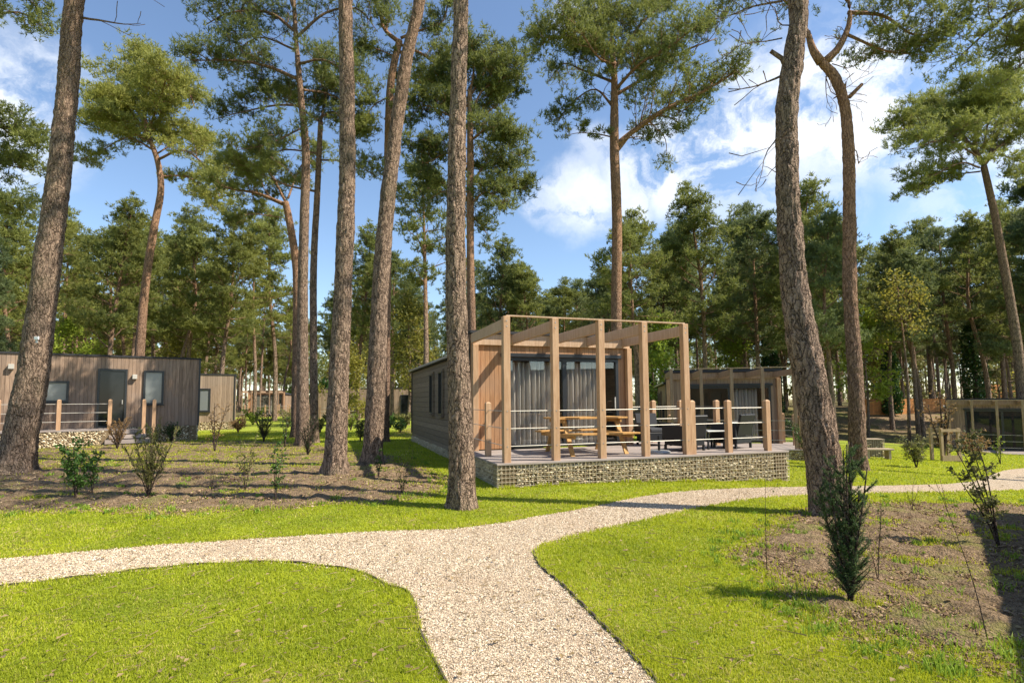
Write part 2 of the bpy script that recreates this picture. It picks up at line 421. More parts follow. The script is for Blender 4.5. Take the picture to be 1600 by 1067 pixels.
def psd(x, y, poly):
    """signed distance, positive inside"""
    P = np.array(poly); Q = np.roll(P, -1, 0)
    d2 = np.full(x.shape, 1e9); ins = np.zeros(x.shape, bool)
    for (ax, ay), (bx, by) in zip(P, Q):
        ex, ey = bx - ax, by - ay
        tt = np.clip(((x - ax) * ex + (y - ay) * ey) / (ex * ex + ey * ey + 1e-12), 0, 1)
        d2 = np.minimum(d2, (x - ax - tt * ex) ** 2 + (y - ay - tt * ey) ** 2)
        c = ((ay > y) != (by > y)); xi = ax + (y - ay) * ex / (ey if abs(ey) > 1e-12 else 1e-12)
        ins ^= c & (x < xi)
    d = np.sqrt(d2); return np.where(ins, d, -d)
def wob(x, y, a, s, ph=0.0):
    return a * (np.sin(x * s + ph) * np.sin(y * s * 1.3 + 1.7 + ph) + .6 * np.sin(x * s * 2.3 + 2.1 * y * s + ph) + .4 * np.sin(x * s * 5.1 - y * s * 4.3 + ph))
def sd_path(x, y): return psd(x, y, PATH) + wob(x, y, .012, 5)
def sd_bedL(x, y): return psd(x, y, BED_L) + wob(x, y, .12, 1.6)
def sd_bedR(x, y): return psd(x, y, BED_R) + wob(x, y, .07, 2.6, .7)
def sd_bedF(x, y): return psd(x, y, BED_F) + wob(x, y, .3, .6)

def build_ground():
    y = [-70, -45, -28, -16, -9, -5, -3, -1.5, -.3, .5, 1.1, 1.6, 2.0, 2.3]
    while y[-1] < 420: y.append(y[-1] * (1.0085 if y[-1] < 16 else (1.02 if y[-1] < 60 else 1.08)))
    tt = np.concatenate([np.linspace(-7, -1.3, 24)[:-1], np.linspace(-1.3, 1.3, 560), np.linspace(1.3, 7, 24)[1:]])
    Y, T = np.meshgrid(np.array(y), tt, indexing='ij')
    X = T * np.sqrt(Y * Y * .9 + 1.5)
    cell = np.maximum(Y, 1) * .0085 * .5
    # snap vertices to region borders
    for fsd in (sd_path, sd_bedL, sd_bedR):
        s0 = fsd(X, Y); e = 1e-3
        near = (np.abs(s0) < cell * .9) & (Y > 1.5) & (Y < 40)
        xs, ys = X[near], Y[near]; s = s0[near]
        gx = (fsd(xs + e, ys) - s) / e; gy = (fsd(xs, ys + e) - s) / e
        gn = np.sqrt(gx * gx + gy * gy) + 1e-6; k = np.clip(s / gn, -cell[near], cell[near]) * .95
        X[near] = xs - k * gx / gn; Y[near] = ys - k * gy / gn
    Z = g(X, Y)
    ny, nx = X.shape
    idx = np.arange(ny * nx).reshape(ny, nx)
    Q = np.stack([idx[:-1, :-1], idx[:-1, 1:], idx[1:, 1:], idx[1:, :-1]], -1).reshape(-1, 4)
    V = np.stack([X, Y, Z], -1).reshape(-1, 3)
    cx, cy = V[Q, 0].mean(1), V[Q, 1].mean(1)
    inp = sd_path(cx, cy) > 0; bl = (sd_bedL(cx, cy) > 0) & ~inp; br = (sd_bedR(cx, cy) > 0) & ~inp; bf = (sd_bedF(cx, cy) > 0) & ~inp
    wd = (cy > 27 + 3 * np.sin(cx * .3)) & ~bf & ~inp & ~((cy < 36 + 2 * np.sin(cx * .4)) & (cx > -2) & (cx < 34)) & ~((cy < 60) & (cx < -6) & (cx > -30) & (cy * -.62 < cx))
    lawn = ~(inp | bl | br | bf | wd)
    def sub(name, mask, m):
        q = Q[mask]; u, inv = np.unique(q, return_inverse=True)
        v = V[u].copy()
        if name == 'gravel_path': v[:, 2] -= 0.0
        if name.startswith('soil'):
            s = (psd(v[:, 0], v[:, 1], BED_R if name.endswith('near') else BED_L))
            nn = np.array([noise.fractal(Vector((a * 3.2, b * 3.2, .3)), .9, 2.1, 5) for a, b in v[:, :2]])
            v[:, 2] += np.clip(s * 3, 0, 1) * (nn * .060 + .016)
        o = link(name, mesh_np(name, v, [inv.reshape(-1, 4)], m, smooth=True)); o['kind'] = 'structure'; return o
    # materials
    def grd(name):
        m, t, bs, out = mat(name); geo = t.node('ShaderNodeNewGeometry').outputs['Position']; return m, t, bs, geo
    m, t, bs, geo = grd('lawn')
    n1 = t.noise(geo, .55, 5, .6); n2 = t.noise(geo, 9, 6, .7); n3 = t.noise(geo, 60, 5, .7)
    c = t.mix(t.maprange(n1, .35, .65), (.17, .26, .02), (.33, .42, .035))
    c = t.mix(t.maprange(n2, .3, .75), c, (.40, .43, .06))
    c = t.mix(t.maprange(n3, .35, .7, 0.5, 0), c, (.07, .08, .02))
    c = t.mix(t.math('MULTIPLY', t.maprange(t.noise(geo, 2.3, 4, .6), .55, .68), .5), c, (.28, .22, .11))
    setin(t, bs, color=c, rough=.9, spec=.1, normal=t.bump(t.math('ADD', n3, n2), .9, .03))
    m, t, bs, geo = grd('wood_floor')
    n1 = t.noise(geo, .25, 5, .6); n2 = t.noise(geo, 6, 6, .7)
    c = t.mix(t.maprange(n1, .4, .62), (.13, .095, .05), (.16, .20, .04))
    c = t.mix(t.maprange(n2, .3, .7), c, (.22, .16, .09))
    setin(t, bs, color=c, rough=.95, spec=.05, normal=t.bump(n2, .9, .1))
    m, t, bs, geo = grd('soil')
    n1 = t.noise(geo, 1.1, 5, .6); n2 = t.noise(geo, 14, 7, .72); n3 = t.noise(geo, 70, 4, .7)
    vo = t.node('ShaderNodeTexVoronoi', ins={'Vector': geo, 'Scale': 45.0, 'Randomness': 1.0})
    c = t.mix(t.maprange(n2, .3, .7), (.13, .088, .05), (.40, .285, .175))
    c = t.mix(t.maprange(n1, .52, .68, 0, .65), c, (.25, .27, .055))
    c = t.mix(t.maprange(vo.outputs['Distance'], .1, .45, .35, 0), c, (.50, .40, .29))
    c = t.mix(t.maprange(n3, .55, .7, 0, .6), c, (.09, .055, .035))
    h = t.math('ADD', t.math('MULTIPLY', n2, 2.0), t.math('ADD', n3, vo.outputs['Distance']))
    setin(t, bs, color=c, rough=.95, spec=.08, normal=t.bump(h, 1.0, .035))
    m, t, bs, geo = grd('gravel')
    v1 = t.node('ShaderNodeTexVoronoi', ins={'Vector': geo, 'Scale': 62.0, 'Randomness': 1.0})
    v2 = t.node('ShaderNodeTexVoronoi', ins={'Vector': geo, 'Scale': 110.0, 'Randomness': 1.0})
    n1 = t.noise(geo, .8, 5, .6); n2 = t.noise(geo, 9, 5, .7)
    rv = t.node('ShaderNodeSeparateColor', ins={0: v1.outputs['Color']}).outputs[0]
    c = t.ramp(rv, [(0, (.25, .19, .13)), (.25, (.44, .345, .24)), (.6, (.56, .45, .32)), (1, (.70, .60, .45))])
    c = t.mix(t.maprange(v1.outputs['Distance'], .35, .75, 0, .8), c, (.12, .09, .06))
    c = t.mix(t.maprange(n1, .42, .66, 0, .35), c, (.42, .30, .20))
    c = t.mix(t.maprange(n2, .6, .75, 0, .35), c, (.25, .19, .13))
    h = t.math('SUBTRACT', 1.0, t.math('ADD', v1.outputs['Distance'], t.math('MULTIPLY', v2.outputs['Distance'], .4)))
    setin(t, bs, color=c, rough=.85, spec=.2, normal=t.bump(h, .9, .012))
    sub('lawn', lawn, M['lawn']); sub('ground', wd, M['wood_floor']); sub('gravel_path', inp, M['gravel'])
    sub('soil_bed_far', bl | bf, M['soil']); sub('soil_bed_near', br, M['soil'])
build_ground()

# ------------------------------------------------------------------ loose gravel, chips, grass
def gravel_stones():
    m, t, bs, out = mat('pebble')
    a = t.node('ShaderNodeAttribute', attribute_name='rv').outputs['Fac']
    geo = t.node('ShaderNodeNewGeometry').outputs['Position']
    c = t.ramp(a, [(0, (.16, .12, .085)), (.12, (.38, .29, .19)), (.5, (.56, .445, .31)), (.8, (.68, .565, .41)), (1, (.80, .71, .57))])
    c = t.mix(t.maprange(t.noise(geo, 60, 4, .6), .4, .8, 0, .4), c, (.40, .30, .20))
    c = t.mix(t.maprange(t.noise(geo, 1.4, 5, .65), .5, .7, 0, .5), c, (.33, .235, .145))
    setin(t, bs, color=c, rough=.85, spec=.2)
    N = 420000
    y = 2.35 * (11.0 / 2.35) ** (rng.uniform(0, 1, N) ** .85); tt = rng.uniform(-1.25, 1.15, N); x = tt * y
    keep = psd(x, y, PATH) > -np.abs(rng.normal(0, .03, N))
    x, y = x[keep], y[keep]
    s = (.0034 + .0046 * rng.uniform(0, 1, len(x)) ** 1.5) * (np.clip(y / 4.0, 1, 2.0) ** .6)
    C = np.stack([x, y, g(x, y) + s * .25], 1)
    V, Fc, rv = stones(C, s, .7, 'oct')
    o = link('gravel', mesh_np('gravel', V, [Fc], M['pebble'], attr={'rv': rv})); tag(o, 'pale beige loose pebbles covering the winding path', 'gravel', kind='stuff')
    # soil clods and bark chips
    m, t, bs, out = mat('chip')
    a = t.node('ShaderNodeAttribute', attribute_name='rv').outputs['Fac']
    c = t.ramp(a, [(0, (.08, .05, .03)), (.5, (.22, .145, .085)), (.9, (.34, .24, .15)), (1, (.44, .33, .22))])
    setin(t, bs, color=c, rough=.95, spec=.05)
    N = 170000
    y = 2.6 * (24.0 / 2.6) ** rng.uniform(0, 1, N); tt = rng.uniform(-1.1, 1.1, N); x = tt * y
    keep = ((sd_bedL(x, y) > -.15) | (sd_bedR(x, y) > -.12)) & (psd(x, y, PATH) < -.02)
    x, y = x[keep], y[keep]
    s = (.005 + .013 * rng.uniform(0, 1, len(x)) ** 3) * (np.clip(y / 5.0, 1, 2.5) ** .7)
    C = np.stack([x, y, g(x, y) + .012 + s * .1], 1)
    V, Fc, rv = stones(C, s, .55, 'oct', aniso=.6, jit=.4)
    o = link('soil_clods', mesh_np('soil_clods', V, [Fc], M['chip'], attr={'rv': rv})); tag(o, 'brown soil clods and bark chips strewn over the planting beds', 'clods', kind='stuff')
    # a few loose stones, leaves on lawns
gravel_stones()

def blades(x, y, z, h, w, lean=.45, seg2=True, az=None, kink=.35):
    n = len(x); a = rng.uniform(0, 2 * np.pi, n) if az is None else az
    la = rng.uniform(0, 2 * np.pi, n); l = np.abs(rng.normal(0, lean, n)) * h
    bx, by = np.cos(a) * w, np.sin(a) * w
    tx, ty = np.cos(la) * l, np.sin(la) * l
    P0 = np.stack([x - bx, y - by, z - .004], 1); P1 = np.stack([x + bx, y + by, z - .004], 1)
    m0 = np.stack([x - bx * .8 + tx * kink, y - by * .8 + ty * kink, z + h * .55], 1); m1 = np.stack([x + bx * .8 + tx * kink, y + by * .8 + ty * kink, z + h * .55], 1)
    T = np.stack([x + tx, y + ty, z + h * np.clip(1 - .3 * (l / h), .3, 1)], 1)
    V = np.stack([P0, P1, m0, m1, T], 1).reshape(-1, 3)
    b = np.arange(n) * 5
    q = np.stack([b, b + 1, b + 3, b + 2], 1); t3 = np.stack([b + 2, b + 3, b + 4], 1)
    return V, q, t3
def grass():
    N = 900000
    y = 2.45 * (30.0 / 2.45) ** (rng.uniform(0, 1, N) ** 1.08); tt = rng.uniform(-1.12, 1.12, N); x = tt * y
    dp = psd(x, y, PATH)
    bl, br, bf = sd_bedL(x, y), sd_bedR(x, y), sd_bedF(x, y)
    cl = np.sin(x * 1.9 + np.sin(y * 2.3) * 1.5) * np.sin(y * 2.6 + np.sin(x * 1.7)) + .5 * np.sin(x * 5.3 + y * 3.1) * np.sin(y * 6.1)
    inbed = np.maximum(bl, br)
    prob = np.where(inbed > 0, np.where(cl > .62, .35, .03) + .5 * np.exp(-np.maximum(inbed, 0) / .12), 1.0)
    prob = np.where((bl > 0) & (y > 13), np.maximum(prob, .35 + .2 * cl), prob)
    prob = np.where(bf > 0, 0.02, prob)
    # main terrace footprint free of grass
    hx = (x + .27) * .948 + (y - 9.8) * .317; hy = -(x + .27) * .317 + (y - 9.8) * .948
    inh = (hx > -.02) & (hy > -.02) & (hx < 6.55) & (hy < 3.5) | (hx > .2) & (hx < 4.3) & (hy > 0) & (hy < 12.1)
    keep = (dp < .012) & (rng.uniform(0, 1, N) < prob) & ~inh
    x, y, dp, inbed, cl = x[keep], y[keep], dp[keep], inbed[keep], cl[keep]
    n = len(x)
    k = np.clip(y / 3.2, 1, 6)
    h = (.013 + .020 * rng.uniform(0, 1, n) ** 1.4) * (1 + .35 * wob(x, y, .5, 1.7)) * k ** .25
    edge = np.exp(-np.maximum(-dp, 0) / .07); h *= 1 + .5 * edge
    h = np.maximum(np.where(inbed > -.1, h * 1.25, h), .012)
    w = (.0017 + .0012 * rng.uniform(0, 1, n)) * k ** .95
    V, q, t3 = blades(x, y, g(x, y) + np.where(inbed > 0, .01, 0), h, w, .75)
    patch = .5 + .5 * np.tanh(1.6 * (np.sin(x * 1.1 + 1.1 * np.sin(y * 1.7)) * np.sin(y * 1.6 + .8) + .6 * np.sin(x * 3.7 + y * 1.9) * np.sin(y * 4.3 - x)))
    rv = np.clip(rng.beta(1.6, 1.8, n) * .7 + .25 * patch, 0, .85)
    p2 = np.sin(x * .9 - 1.3 * np.sin(y * 1.1)) * np.sin(y * 1.3 + x * .4) + .5 * np.sin(x * 2.9 + 2 * y) * np.sin(y * 3.3 - x * 1.7) + .3 * np.sin(x * 9 + y * 4) * np.sin(y * 8)
    rv = np.clip(rv - .22 * np.clip(p2, 0, 1), 0, .85)
    dry = rng.uniform(0, 1, n) < (.04 + .16 * (patch > .7) + .30 * np.clip(-p2 - .55, 0, 1)); rv[dry] = rng.uniform(.9, 1, dry.sum())
    o = link('grass', mesh_np('grass', V, [q, t3], M['grass_blade'], attr={'rv': np.repeat(rv, 5)}))
    tag(o, 'short bright green lawn grass growing beside the gravel path', 'grass', kind='stuff')
    # taller tufts of weeds, in the beds and along the edges
    T = 1500
    yy = 2.7 * (15 / 2.7) ** rng.uniform(0, 1, T); xx = rng.uniform(-1.05, 1.05, T) * yy
    br = sd_bedR(xx, yy); bl = sd_bedL(xx, yy)
    kp = (((np.maximum(br, bl) > -.35) & (np.maximum(br, bl) < .35)) | ((rng.uniform(0, 1, T) < .22) & (np.maximum(br, bl) > 0))) & (psd(xx, yy, PATH) < -.1)
    xx, yy = xx[kp], yy[kp]
    per = 26; cx = np.repeat(xx, per); cy = np.repeat(yy, per); r = np.repeat(rng.uniform(.03, .10, len(xx)), per)
    a = rng.uniform(0, 2 * np.pi, len(cx)); rr = r * np.sqrt(rng.uniform(0, 1, len(cx)))
    x, y = cx + rr * np.cos(a), cy + rr * np.sin(a)
    h = rng.uniform(.03, .10, len(x)) * np.repeat(rng.uniform(.5, 1.1, len(xx)), per); w = .004 * np.clip(y / 4, 1, 3)
    V, q, t3 = blades(x, y, g(x, y) + .01, h, w, .7)
    o = link('weeds', mesh_np('weeds', V, [q, t3], M['weed_leaf'], attr={'rv': np.repeat(rng.uniform(0, 1, len(x)), 5)}))
    n2 = 2600; u_ = rng.uniform(0, 6.57, n2); v_ = -rng.uniform(.01, .10, n2) - .0; cc, ss_ = math.cos(R(18.5)), math.sin(R(18.5))
    fx, fy = -.27 + u_ * cc - v_ * ss_, 9.8 + u_ * ss_ + v_ * cc; hh = rng.uniform(.02, .11, n2) * (.4 + .6 * (np.sin(u_ * 3.1) * np.sin(u_ * 7.3 + 1) > 0))
    Vb, qb, tb_ = blades(fx, fy, g(fx, fy), hh, np.full(n2, .006), .4)
    ob = link('edge_grass', mesh_np('edge_grass', Vb, [qb, tb_], M['grass_blade'], attr={'rv': np.repeat(rng.uniform(0, .7, n2), 5)})); tag(ob, 'longer grass growing along the foot of the stone terrace base', 'grass', kind='stuff')
    tag(o, 'scattered bright green weed tufts sprouting in the bare soil beds', 'weeds', kind='stuff')
    # fallen needles and twigs lying flat
    n3 = 4200; yy = 2.5 * (16 / 2.5) ** rng.uniform(0, 1, n3); xx = rng.uniform(-1.05, 1.05, n3) * yy
    a = rng.uniform(0, 6.28, n3); L3 = rng.uniform(.02, .06, n3) * (1 + 1.6 * (rng.uniform(0, 1, n3) > .97)); wd3 = .0009 * np.clip(yy / 3, 1, 3); onp = psd(xx, yy, PATH) > 0
    z3 = g(xx, yy) + np.where(onp, .010, .024); dx, dy = np.cos(a), np.sin(a)
    V3 = np.stack([np.stack([xx - dx * L3 + dy * wd3, yy - dy * L3 - dx * wd3, z3], 1), np.stack([xx - dx * L3 - dy * wd3, yy - dy * L3 + dx * wd3, z3], 1),
                   np.stack([xx + dx * L3 - dy * wd3, yy + dy * L3 + dx * wd3, z3 + rng.uniform(0, .012, n3)], 1), np.stack([xx + dx * L3 + dy * wd3, yy + dy * L3 - dx * wd3, z3 + .003], 1)], 1).reshape(-1, 3)
    o3 = link('fallen_needles', mesh_np('fallen_needles', V3, [np.arange(4 * n3).reshape(-1, 4)], M['dry_leaf'], attr={'rv': np.repeat(rng.uniform(0, .8, n3), 4)}))
    tag(o3, 'thin brown pine needles and bits of twig fallen on lawn and path', 'pine needles', kind='stuff')
    # fallen leaves
    N = 1500
    y = 2.6 * (14 / 2.6) ** rng.uniform(0, 1, N); x = rng.uniform(-1.05, 1.05, N) * y
    s = rng.uniform(.006, .017, N); a = rng.uniform(0, 2 * np.pi, N); z = g(x, y) + .02 + .018 * (psd(x, y, PATH) < 0)
    c, sn = np.cos(a) * s, np.sin(a) * s
    V = np.stack([np.stack([x - c * 1.5, y - sn * 1.5, z], 1), np.stack([x - sn, y + c, z + s * .8], 1), np.stack([x + c * 1.5, y + sn * 1.5, z + s * .2], 1), np.stack([x + sn, y - c, z + s * .3], 1)], 1).reshape(-1, 3)
    o = link('leaf_litter', mesh_np('leaf_litter', V, [np.arange(4 * N).reshape(-1, 4)], M['dry_leaf'], attr={'rv': np.repeat(rng.uniform(0, .8, N), 4)}))
    tag(o, 'small dry brown leaves lying scattered on lawn and soil', 'leaf litter', kind='stuff')
grass()

# ------------------------------------------------------------------ trees
def blades3d(C, D, L, wd):
    """needle blades: base points C, directions D (unit), lengths L, widths"""
    n = len(C)
    Rv = rng.normal(size=(n, 3)); A = np.cross(D, Rv); A /= np.linalg.norm(A, axis=1)[:, None] + 1e-9
    a, b = C - A * wd[:, None], C + A * wd[:, None]
    c = C + D * L[:, None]
    V = np.stack([a, b, c], 1).reshape(-1, 3)
    return V, np.arange(3 * n).reshape(-1, 3)
def foliage(centres, sizes, ntuft, nblade, L, wd, flat=.5, keep=.88):
    C = np.asarray(centres); s = np.asarray(sizes)
    K_ = 5; C = C[(kk_ := rng.uniform(0, 1, len(C)) < keep)]; s = s[kk_]; ii = np.repeat(np.arange(len(C)), K_); o_ = rng.normal(size=(len(ii), 3)) * np.array([.62, .62, .30])
    C = C[ii] + o_ * s[ii][:, None]; s = s[ii] * rng.uniform(.24, .46, len(ii)); ntuft = ntuft / K_ * .95; n = len(C)
    cnt = np.maximum(3, (ntuft * (s / s.mean()) ** 1.6)).astype(int)
    idx = np.repeat(np.arange(n), cnt); m = len(idx)
    d = rng.normal(size=(m, 3)); d /= np.linalg.norm(d, axis=1)[:, None]; r = rng.uniform(0, 1, m) ** .6
    off = d * r[:, None] * s[idx][:, None]; off[:, 2] = off[:, 2] * flat + s[idx] * .1
    tc = C[idx] + off
    tdir = off * np.array([1, 1, 1.3]) / (s[idx][:, None]) + np.array([0, 0, .55]) + rng.normal(0, .25, (m, 3)); tdir /= np.linalg.norm(tdir, axis=1)[:, None]
    k = np.repeat(np.arange(m), nblade)
    D = tdir[k] * .8 + rng.normal(0, .55, (len(k), 3)); D /= np.linalg.norm(D, axis=1)[:, None]
    B = tc[k] + tdir[k] * rng.uniform(-.5, .6, len(k))[:, None] * L
    V, Fc = blades3d(B, D, L * rng.uniform(.7, 1.25, len(k)), np.full(len(k), wd))
    cr = rng.uniform(0, 1, n)
    rv = np.clip(.55 * cr[idx][k] + .45 * rng.uniform(0, 1, m)[k], 0, .85)
    return V, Fc, np.repeat(rv, 3)
def cat(*sets):
    Vs, Fs, Rs, n = [], [], [], 0
    for V, Fc, rv in sets: Vs.append(V); Fs.append(Fc + n); Rs.append(rv); n += len(V)
    return np.vstack(Vs), np.vstack(Fs), np.concatenate(Rs)

def spline(P, n):
    P = np.asarray(P, float); K = len(P)
    d = np.concatenate([[0], np.cumsum(np.linalg.norm(np.diff(P[:, :3], axis=0), axis=1))]); u = np.linspace(0, d[-1], n)
    out = np.empty((n, P.shape[1]))
    # Catmull-Rom on segments
    for i, uu in enumerate(u):
        k = min(max(np.searchsorted(d, uu) - 1, 0), K - 2); f = (uu - d[k]) / (d[k + 1] - d[k] + 1e-9)
        p1, p2 = P[k], P[k + 1]; p0 = P[k - 1] if k else 2 * p1 - p2; p3 = P[k + 2] if k + 2 < K else 2 * p2 - p1
        out[i] = .5 * (2 * p1 + (p2 - p0) * f + (2 * p0 - 5 * p1 + 4 * p2 - p3) * f * f + (3 * p1 - p0 - 3 * p2 + p3) * f ** 3)
    return out
def edging(pts, label):
    P = spline(np.array(pts), 90)
    mb = MB(); zz = g(P[:, 0], P[:, 1])
    zz = zz + .005 + .006 * np.sin(np.arange(90) * .9)
    T = np.gradient(P, axis=0); T /= np.linalg.norm(T, axis=1)[:, None]; Nn = np.stack([-T[:, 1], T[:, 0]], 1) * .006
    V = []; 
    for k in range(90):
        for sx, dz in ((-1, -.05), (-1, .012), (1, .012), (1, -.05)): V.append((P[k, 0] + Nn[k, 0] * sx, P[k, 1] + Nn[k, 1] * sx, zz[k] + dz))
    q = [(k * 4 + j, k * 4 + j + 1, k * 4 + 5 + j, k * 4 + 4 + j) for k in range(89) for j in range(3)]
    mb.add(V, q); o = mb.build('path_edging', M['stake_dark']); tag(o, label, 'edging')
plain('stake_dark', (.07, .055, .045), .9)
edging(path_ll, 'dark edging strip between the gravel path and the near left lawn')
edging(path_lo[12:], 'dark edging strip between the gravel path and the near right lawn')

def trunk_mesh(P, rad, nseg, rings, disp, mb, sc=1.0):
    """P points, rad radii -> displaced bark surface in mb (closed at top)"""
    S4 = spline(np.column_stack([P, rad]), rings); C = S4[:, :3]; r = S4[:, 3]
    T = np.gradient(C, axis=0); T /= np.linalg.norm(T, axis=1)[:, None]
    A = np.cross(T, (0, 1.0, 0)); A /= np.linalg.norm(A, axis=1)[:, None]; B = np.cross(T, A)
    a = np.linspace(0, 2 * np.pi, nseg, endpoint=False)
    dirs = np.cos(a)[None, :, None] * A[:, None, :] + np.sin(a)[None, :, None] * B[:, None, :]
    V = C[:, None, :] + r[:, None, None] * dirs
    if disp > 0:
        D = np.zeros((rings, nseg))
        for i in range(rings):
            for j in range(nseg):
                x, y, z = V[i, j]
                w = noise.noise_vector(Vector((x * 4, y * 4, z * 4))) * .25
                f = noise.voronoi(Vector(((x + w.x * .3) * 15 * sc, (y + w.y * .3) * 15 * sc, z * 2.7 * sc + w.z)))[0]
                D[i, j] = (min((f[1] - f[0]) * 2.0, 1.0) - .5) * (.55 + .45 * w.y * 4) + .6 * noise.fractal(Vector((x * 2.5, y * 2.5, z * .9)), 1, 2, 3)
        lobe = (np.sin(5 * a + C[1, 0] * 3) * .6 + np.sin(3 * a + 1.3) * .5 + .6)
        D = D * disp + (np.exp(-np.clip(C[:, 2], 0, 9) / .20)[:, None] * lobe[None] * r[:, None] * .22)
        V = V + D[:, :, None] * dirs
    V = V.reshape(-1, 3)
    q = [];
    i0 = (np.arange(rings - 1) * nseg)[:, None]; j = np.arange(nseg)[None]; j1 = (j + 1) % nseg
    Q = np.stack([i0 + j, i0 + j1, i0 + nseg + j1, i0 + nseg + j], -1).reshape(-1, 4)
    top = len(V); V = np.vstack([V, C[-1]])
    tr = [(top, (rings - 1) * nseg + k, (rings - 1) * nseg + (k + 1) % nseg) for k in range(nseg)]
    mb.add(V, Q, tr)
    return C, r

def unit(v): v = np.asarray(v, float); return v / (np.linalg.norm(v) + 1e-9)
def limb(mb, start, d, length, r0, rise=.25, nsub=7, clumps=None, csize=.5, wobble=.18, twig=5, first=.3, droop=0.0, bare=False):
    """one branch with side twigs; clumps of needles are collected in clumps"""
    d = unit(d); n = 7; P = [np.array(start, float)]; cur = d.copy()
    for i in range(n):
        cur = unit(cur + rng.normal(0, wobble, 3) + np.array([0, 0, rise * .25 - droop * .2]))
        P.append(P[-1] + cur * length / n)
    P = np.array(P); rr = np.linspace(r0, r0 * .18, n + 1)
    mb.tube(P, rr, twig)
    for k in range(nsub):
        f = first + (1 - first) * (k + rng.uniform(0, .9)) / nsub; f = min(f, .98)
        i = min(int(f * n), n - 1); p = P[i] + (P[i + 1] - P[i]) * (f * n - i)
        t = unit(P[min(i + 1, n)] - P[i]); side = unit(np.cross(t, (0, 0, 1))) * (1 if k % 2 else -1)
        dd = unit(t * rng.uniform(.3, .9) + side * rng.uniform(.5, 1.1) + np.array([0, 0, rng.uniform(-.15, .55)]))
        sl = length * (1.05 - f) * rng.uniform(.3, .55) + .25
        Q = [p]; c2 = dd
        for _ in range(3):
            c2 = unit(c2 + rng.normal(0, wobble * 1.3, 3) + np.array([0, 0, .08])); Q.append(Q[-1] + c2 * sl / 3)
        mb.tube(Q, np.linspace(r0 * .32 * (1.1 - f * .6), .008, 4), 4, cap=False)
        if clumps is not None and not bare:
            clumps.append((Q[-1], csize * rng.uniform(.6, 1.15)))
            if rng.uniform() < .75: clumps.append((Q[2] + rng.normal(0, .1, 3), csize * rng.uniform(.5, .9)))
            if rng.uniform() < .45:
                q2 = Q[2] + unit(rng.normal(0, 1, 3) * np.array([1, 1, .4])) * sl * .45
                mb.tube([Q[1], (Q[1] + q2) / 2 + rng.normal(0, .04, 3), q2], [.014, .01, .006], 3, cap=False); clumps.append((q2, csize * rng.uniform(.45, .8)))
    if clumps is not None and not bare:
        clumps.append((P[-1], csize * rng.uniform(.8, 1.2)))
    return P
def crown_limbs(mb, C, r, zb, zt, n, Rmax, clumps, csize, prof='round', seed_az=None, rise=.35, nsub=7, twig=5, tip=True):
    """C trunk centre line (ring points), limbs between fractions zb..zt of it"""
    K = len(C)
    for k in range(n):
        u = (k + rng.uniform(.1, .9)) / n; f = zb + (zt - zb) * u; i = min(int(f * (K - 1)), K - 1)
        if prof == 'round': L = Rmax * (math.sin(math.pi * (0.22 + .68 * u)) ** .8)
        elif prof == 'flat': L = Rmax * (.65 + .5 * math.sin(math.pi * u)) * (1 - .25 * u)
        elif prof == 'cone': L = Rmax * (1.02 - .82 * u)
        else: L = Rmax * (1 - .3 * u)
        L *= rng.uniform(.7, 1.15)
        az = k * 2.399 + rng.normal(0, .35)
        el = rng.uniform(-.12, .25) + u * .75
        d = (math.cos(az) * math.cos(el), math.sin(az) * math.cos(el), math.sin(el))
        limb(mb, C[i], d, max(L, .6), max(r[i] * .42, .02), rise, nsub, clumps, csize, twig=twig)
    if tip: limb(mb, C[-1], (rng.normal(0, .2), rng.normal(0, .2), 1), Rmax * .35, r[-1] * .8, .4, nsub, clumps, csize)

# --- background prototypes (variants shared by many copies)
def proto(kind):
    H = 16.0; lean = rng.normal(0, .5, 2); bend = rng.normal(0, .35, 2)
    P = [(0, 0, -.3), (bend[0] * .3, bend[1] * .3, H * .3), (bend[0] + lean[0] * .5, bend[1] + lean[1] * .5, H * .6), (lean[0], lean[1], H * .93)]
    mb = MB(); r0 = .17
    C, r = trunk_mesh(np.array(P), np.array([r0 * 1.15, r0 * .85, r0 * .62, r0 * .2]), 9, 22, 0, mb)
    cl = []
    spec = {'round': (.50, 1, 26, 2.7, .62), 'flat': (.60, 1, 20, 3.3, .62), 'full': (.40, 1, 34, 2.9, .6), 'sparse': (.58, 1, 16, 2.3, .55), 'cone': (.36, 1, 36, 2.8, .55)}[kind]
    crown_limbs(mb, C, r, spec[0], spec[1], spec[2], spec[3], cl, spec[4], prof={'full': 'round', 'sparse': 'round'}.get(kind, kind), nsub=5, twig=4)
    for _ in range(7):      # dead snags under the crown
        i = int(rng.uniform(.25, spec[0]) * 21); a = rng.uniform(0, 6.28)
        limb(mb, C[i], (math.cos(a), math.sin(a), rng.uniform(-.2, .3)), rng.uniform(.6, 1.7), .022, .1, 3, None, twig=3)
    V = np.vstack(mb.v); fl = [np.vstack(mb.q), np.vstack(mb.t)]
    tm = mesh_np('trunk', V, fl, M['bark_far'], smooth=True)
    FV, FF, rv = foliage([c for c, s in cl], [s for c, s in cl], 20, 6, .21, .026, .5, .78)
    return tm, (FV, FF, rv)
KINDS = ['round', 'flat', 'full', 'sparse', 'round', 'full', 'cone']
PROT = []
for k in KINDS:
    tm, fo = proto(k)
    PROT.append((k, tm, {mn: mesh_np('crown', fo[0], [fo[1]], M[mn], attr={'rv': fo[2]}) for mn in ('needles', 'needles_sunny', 'needles_dark')}))

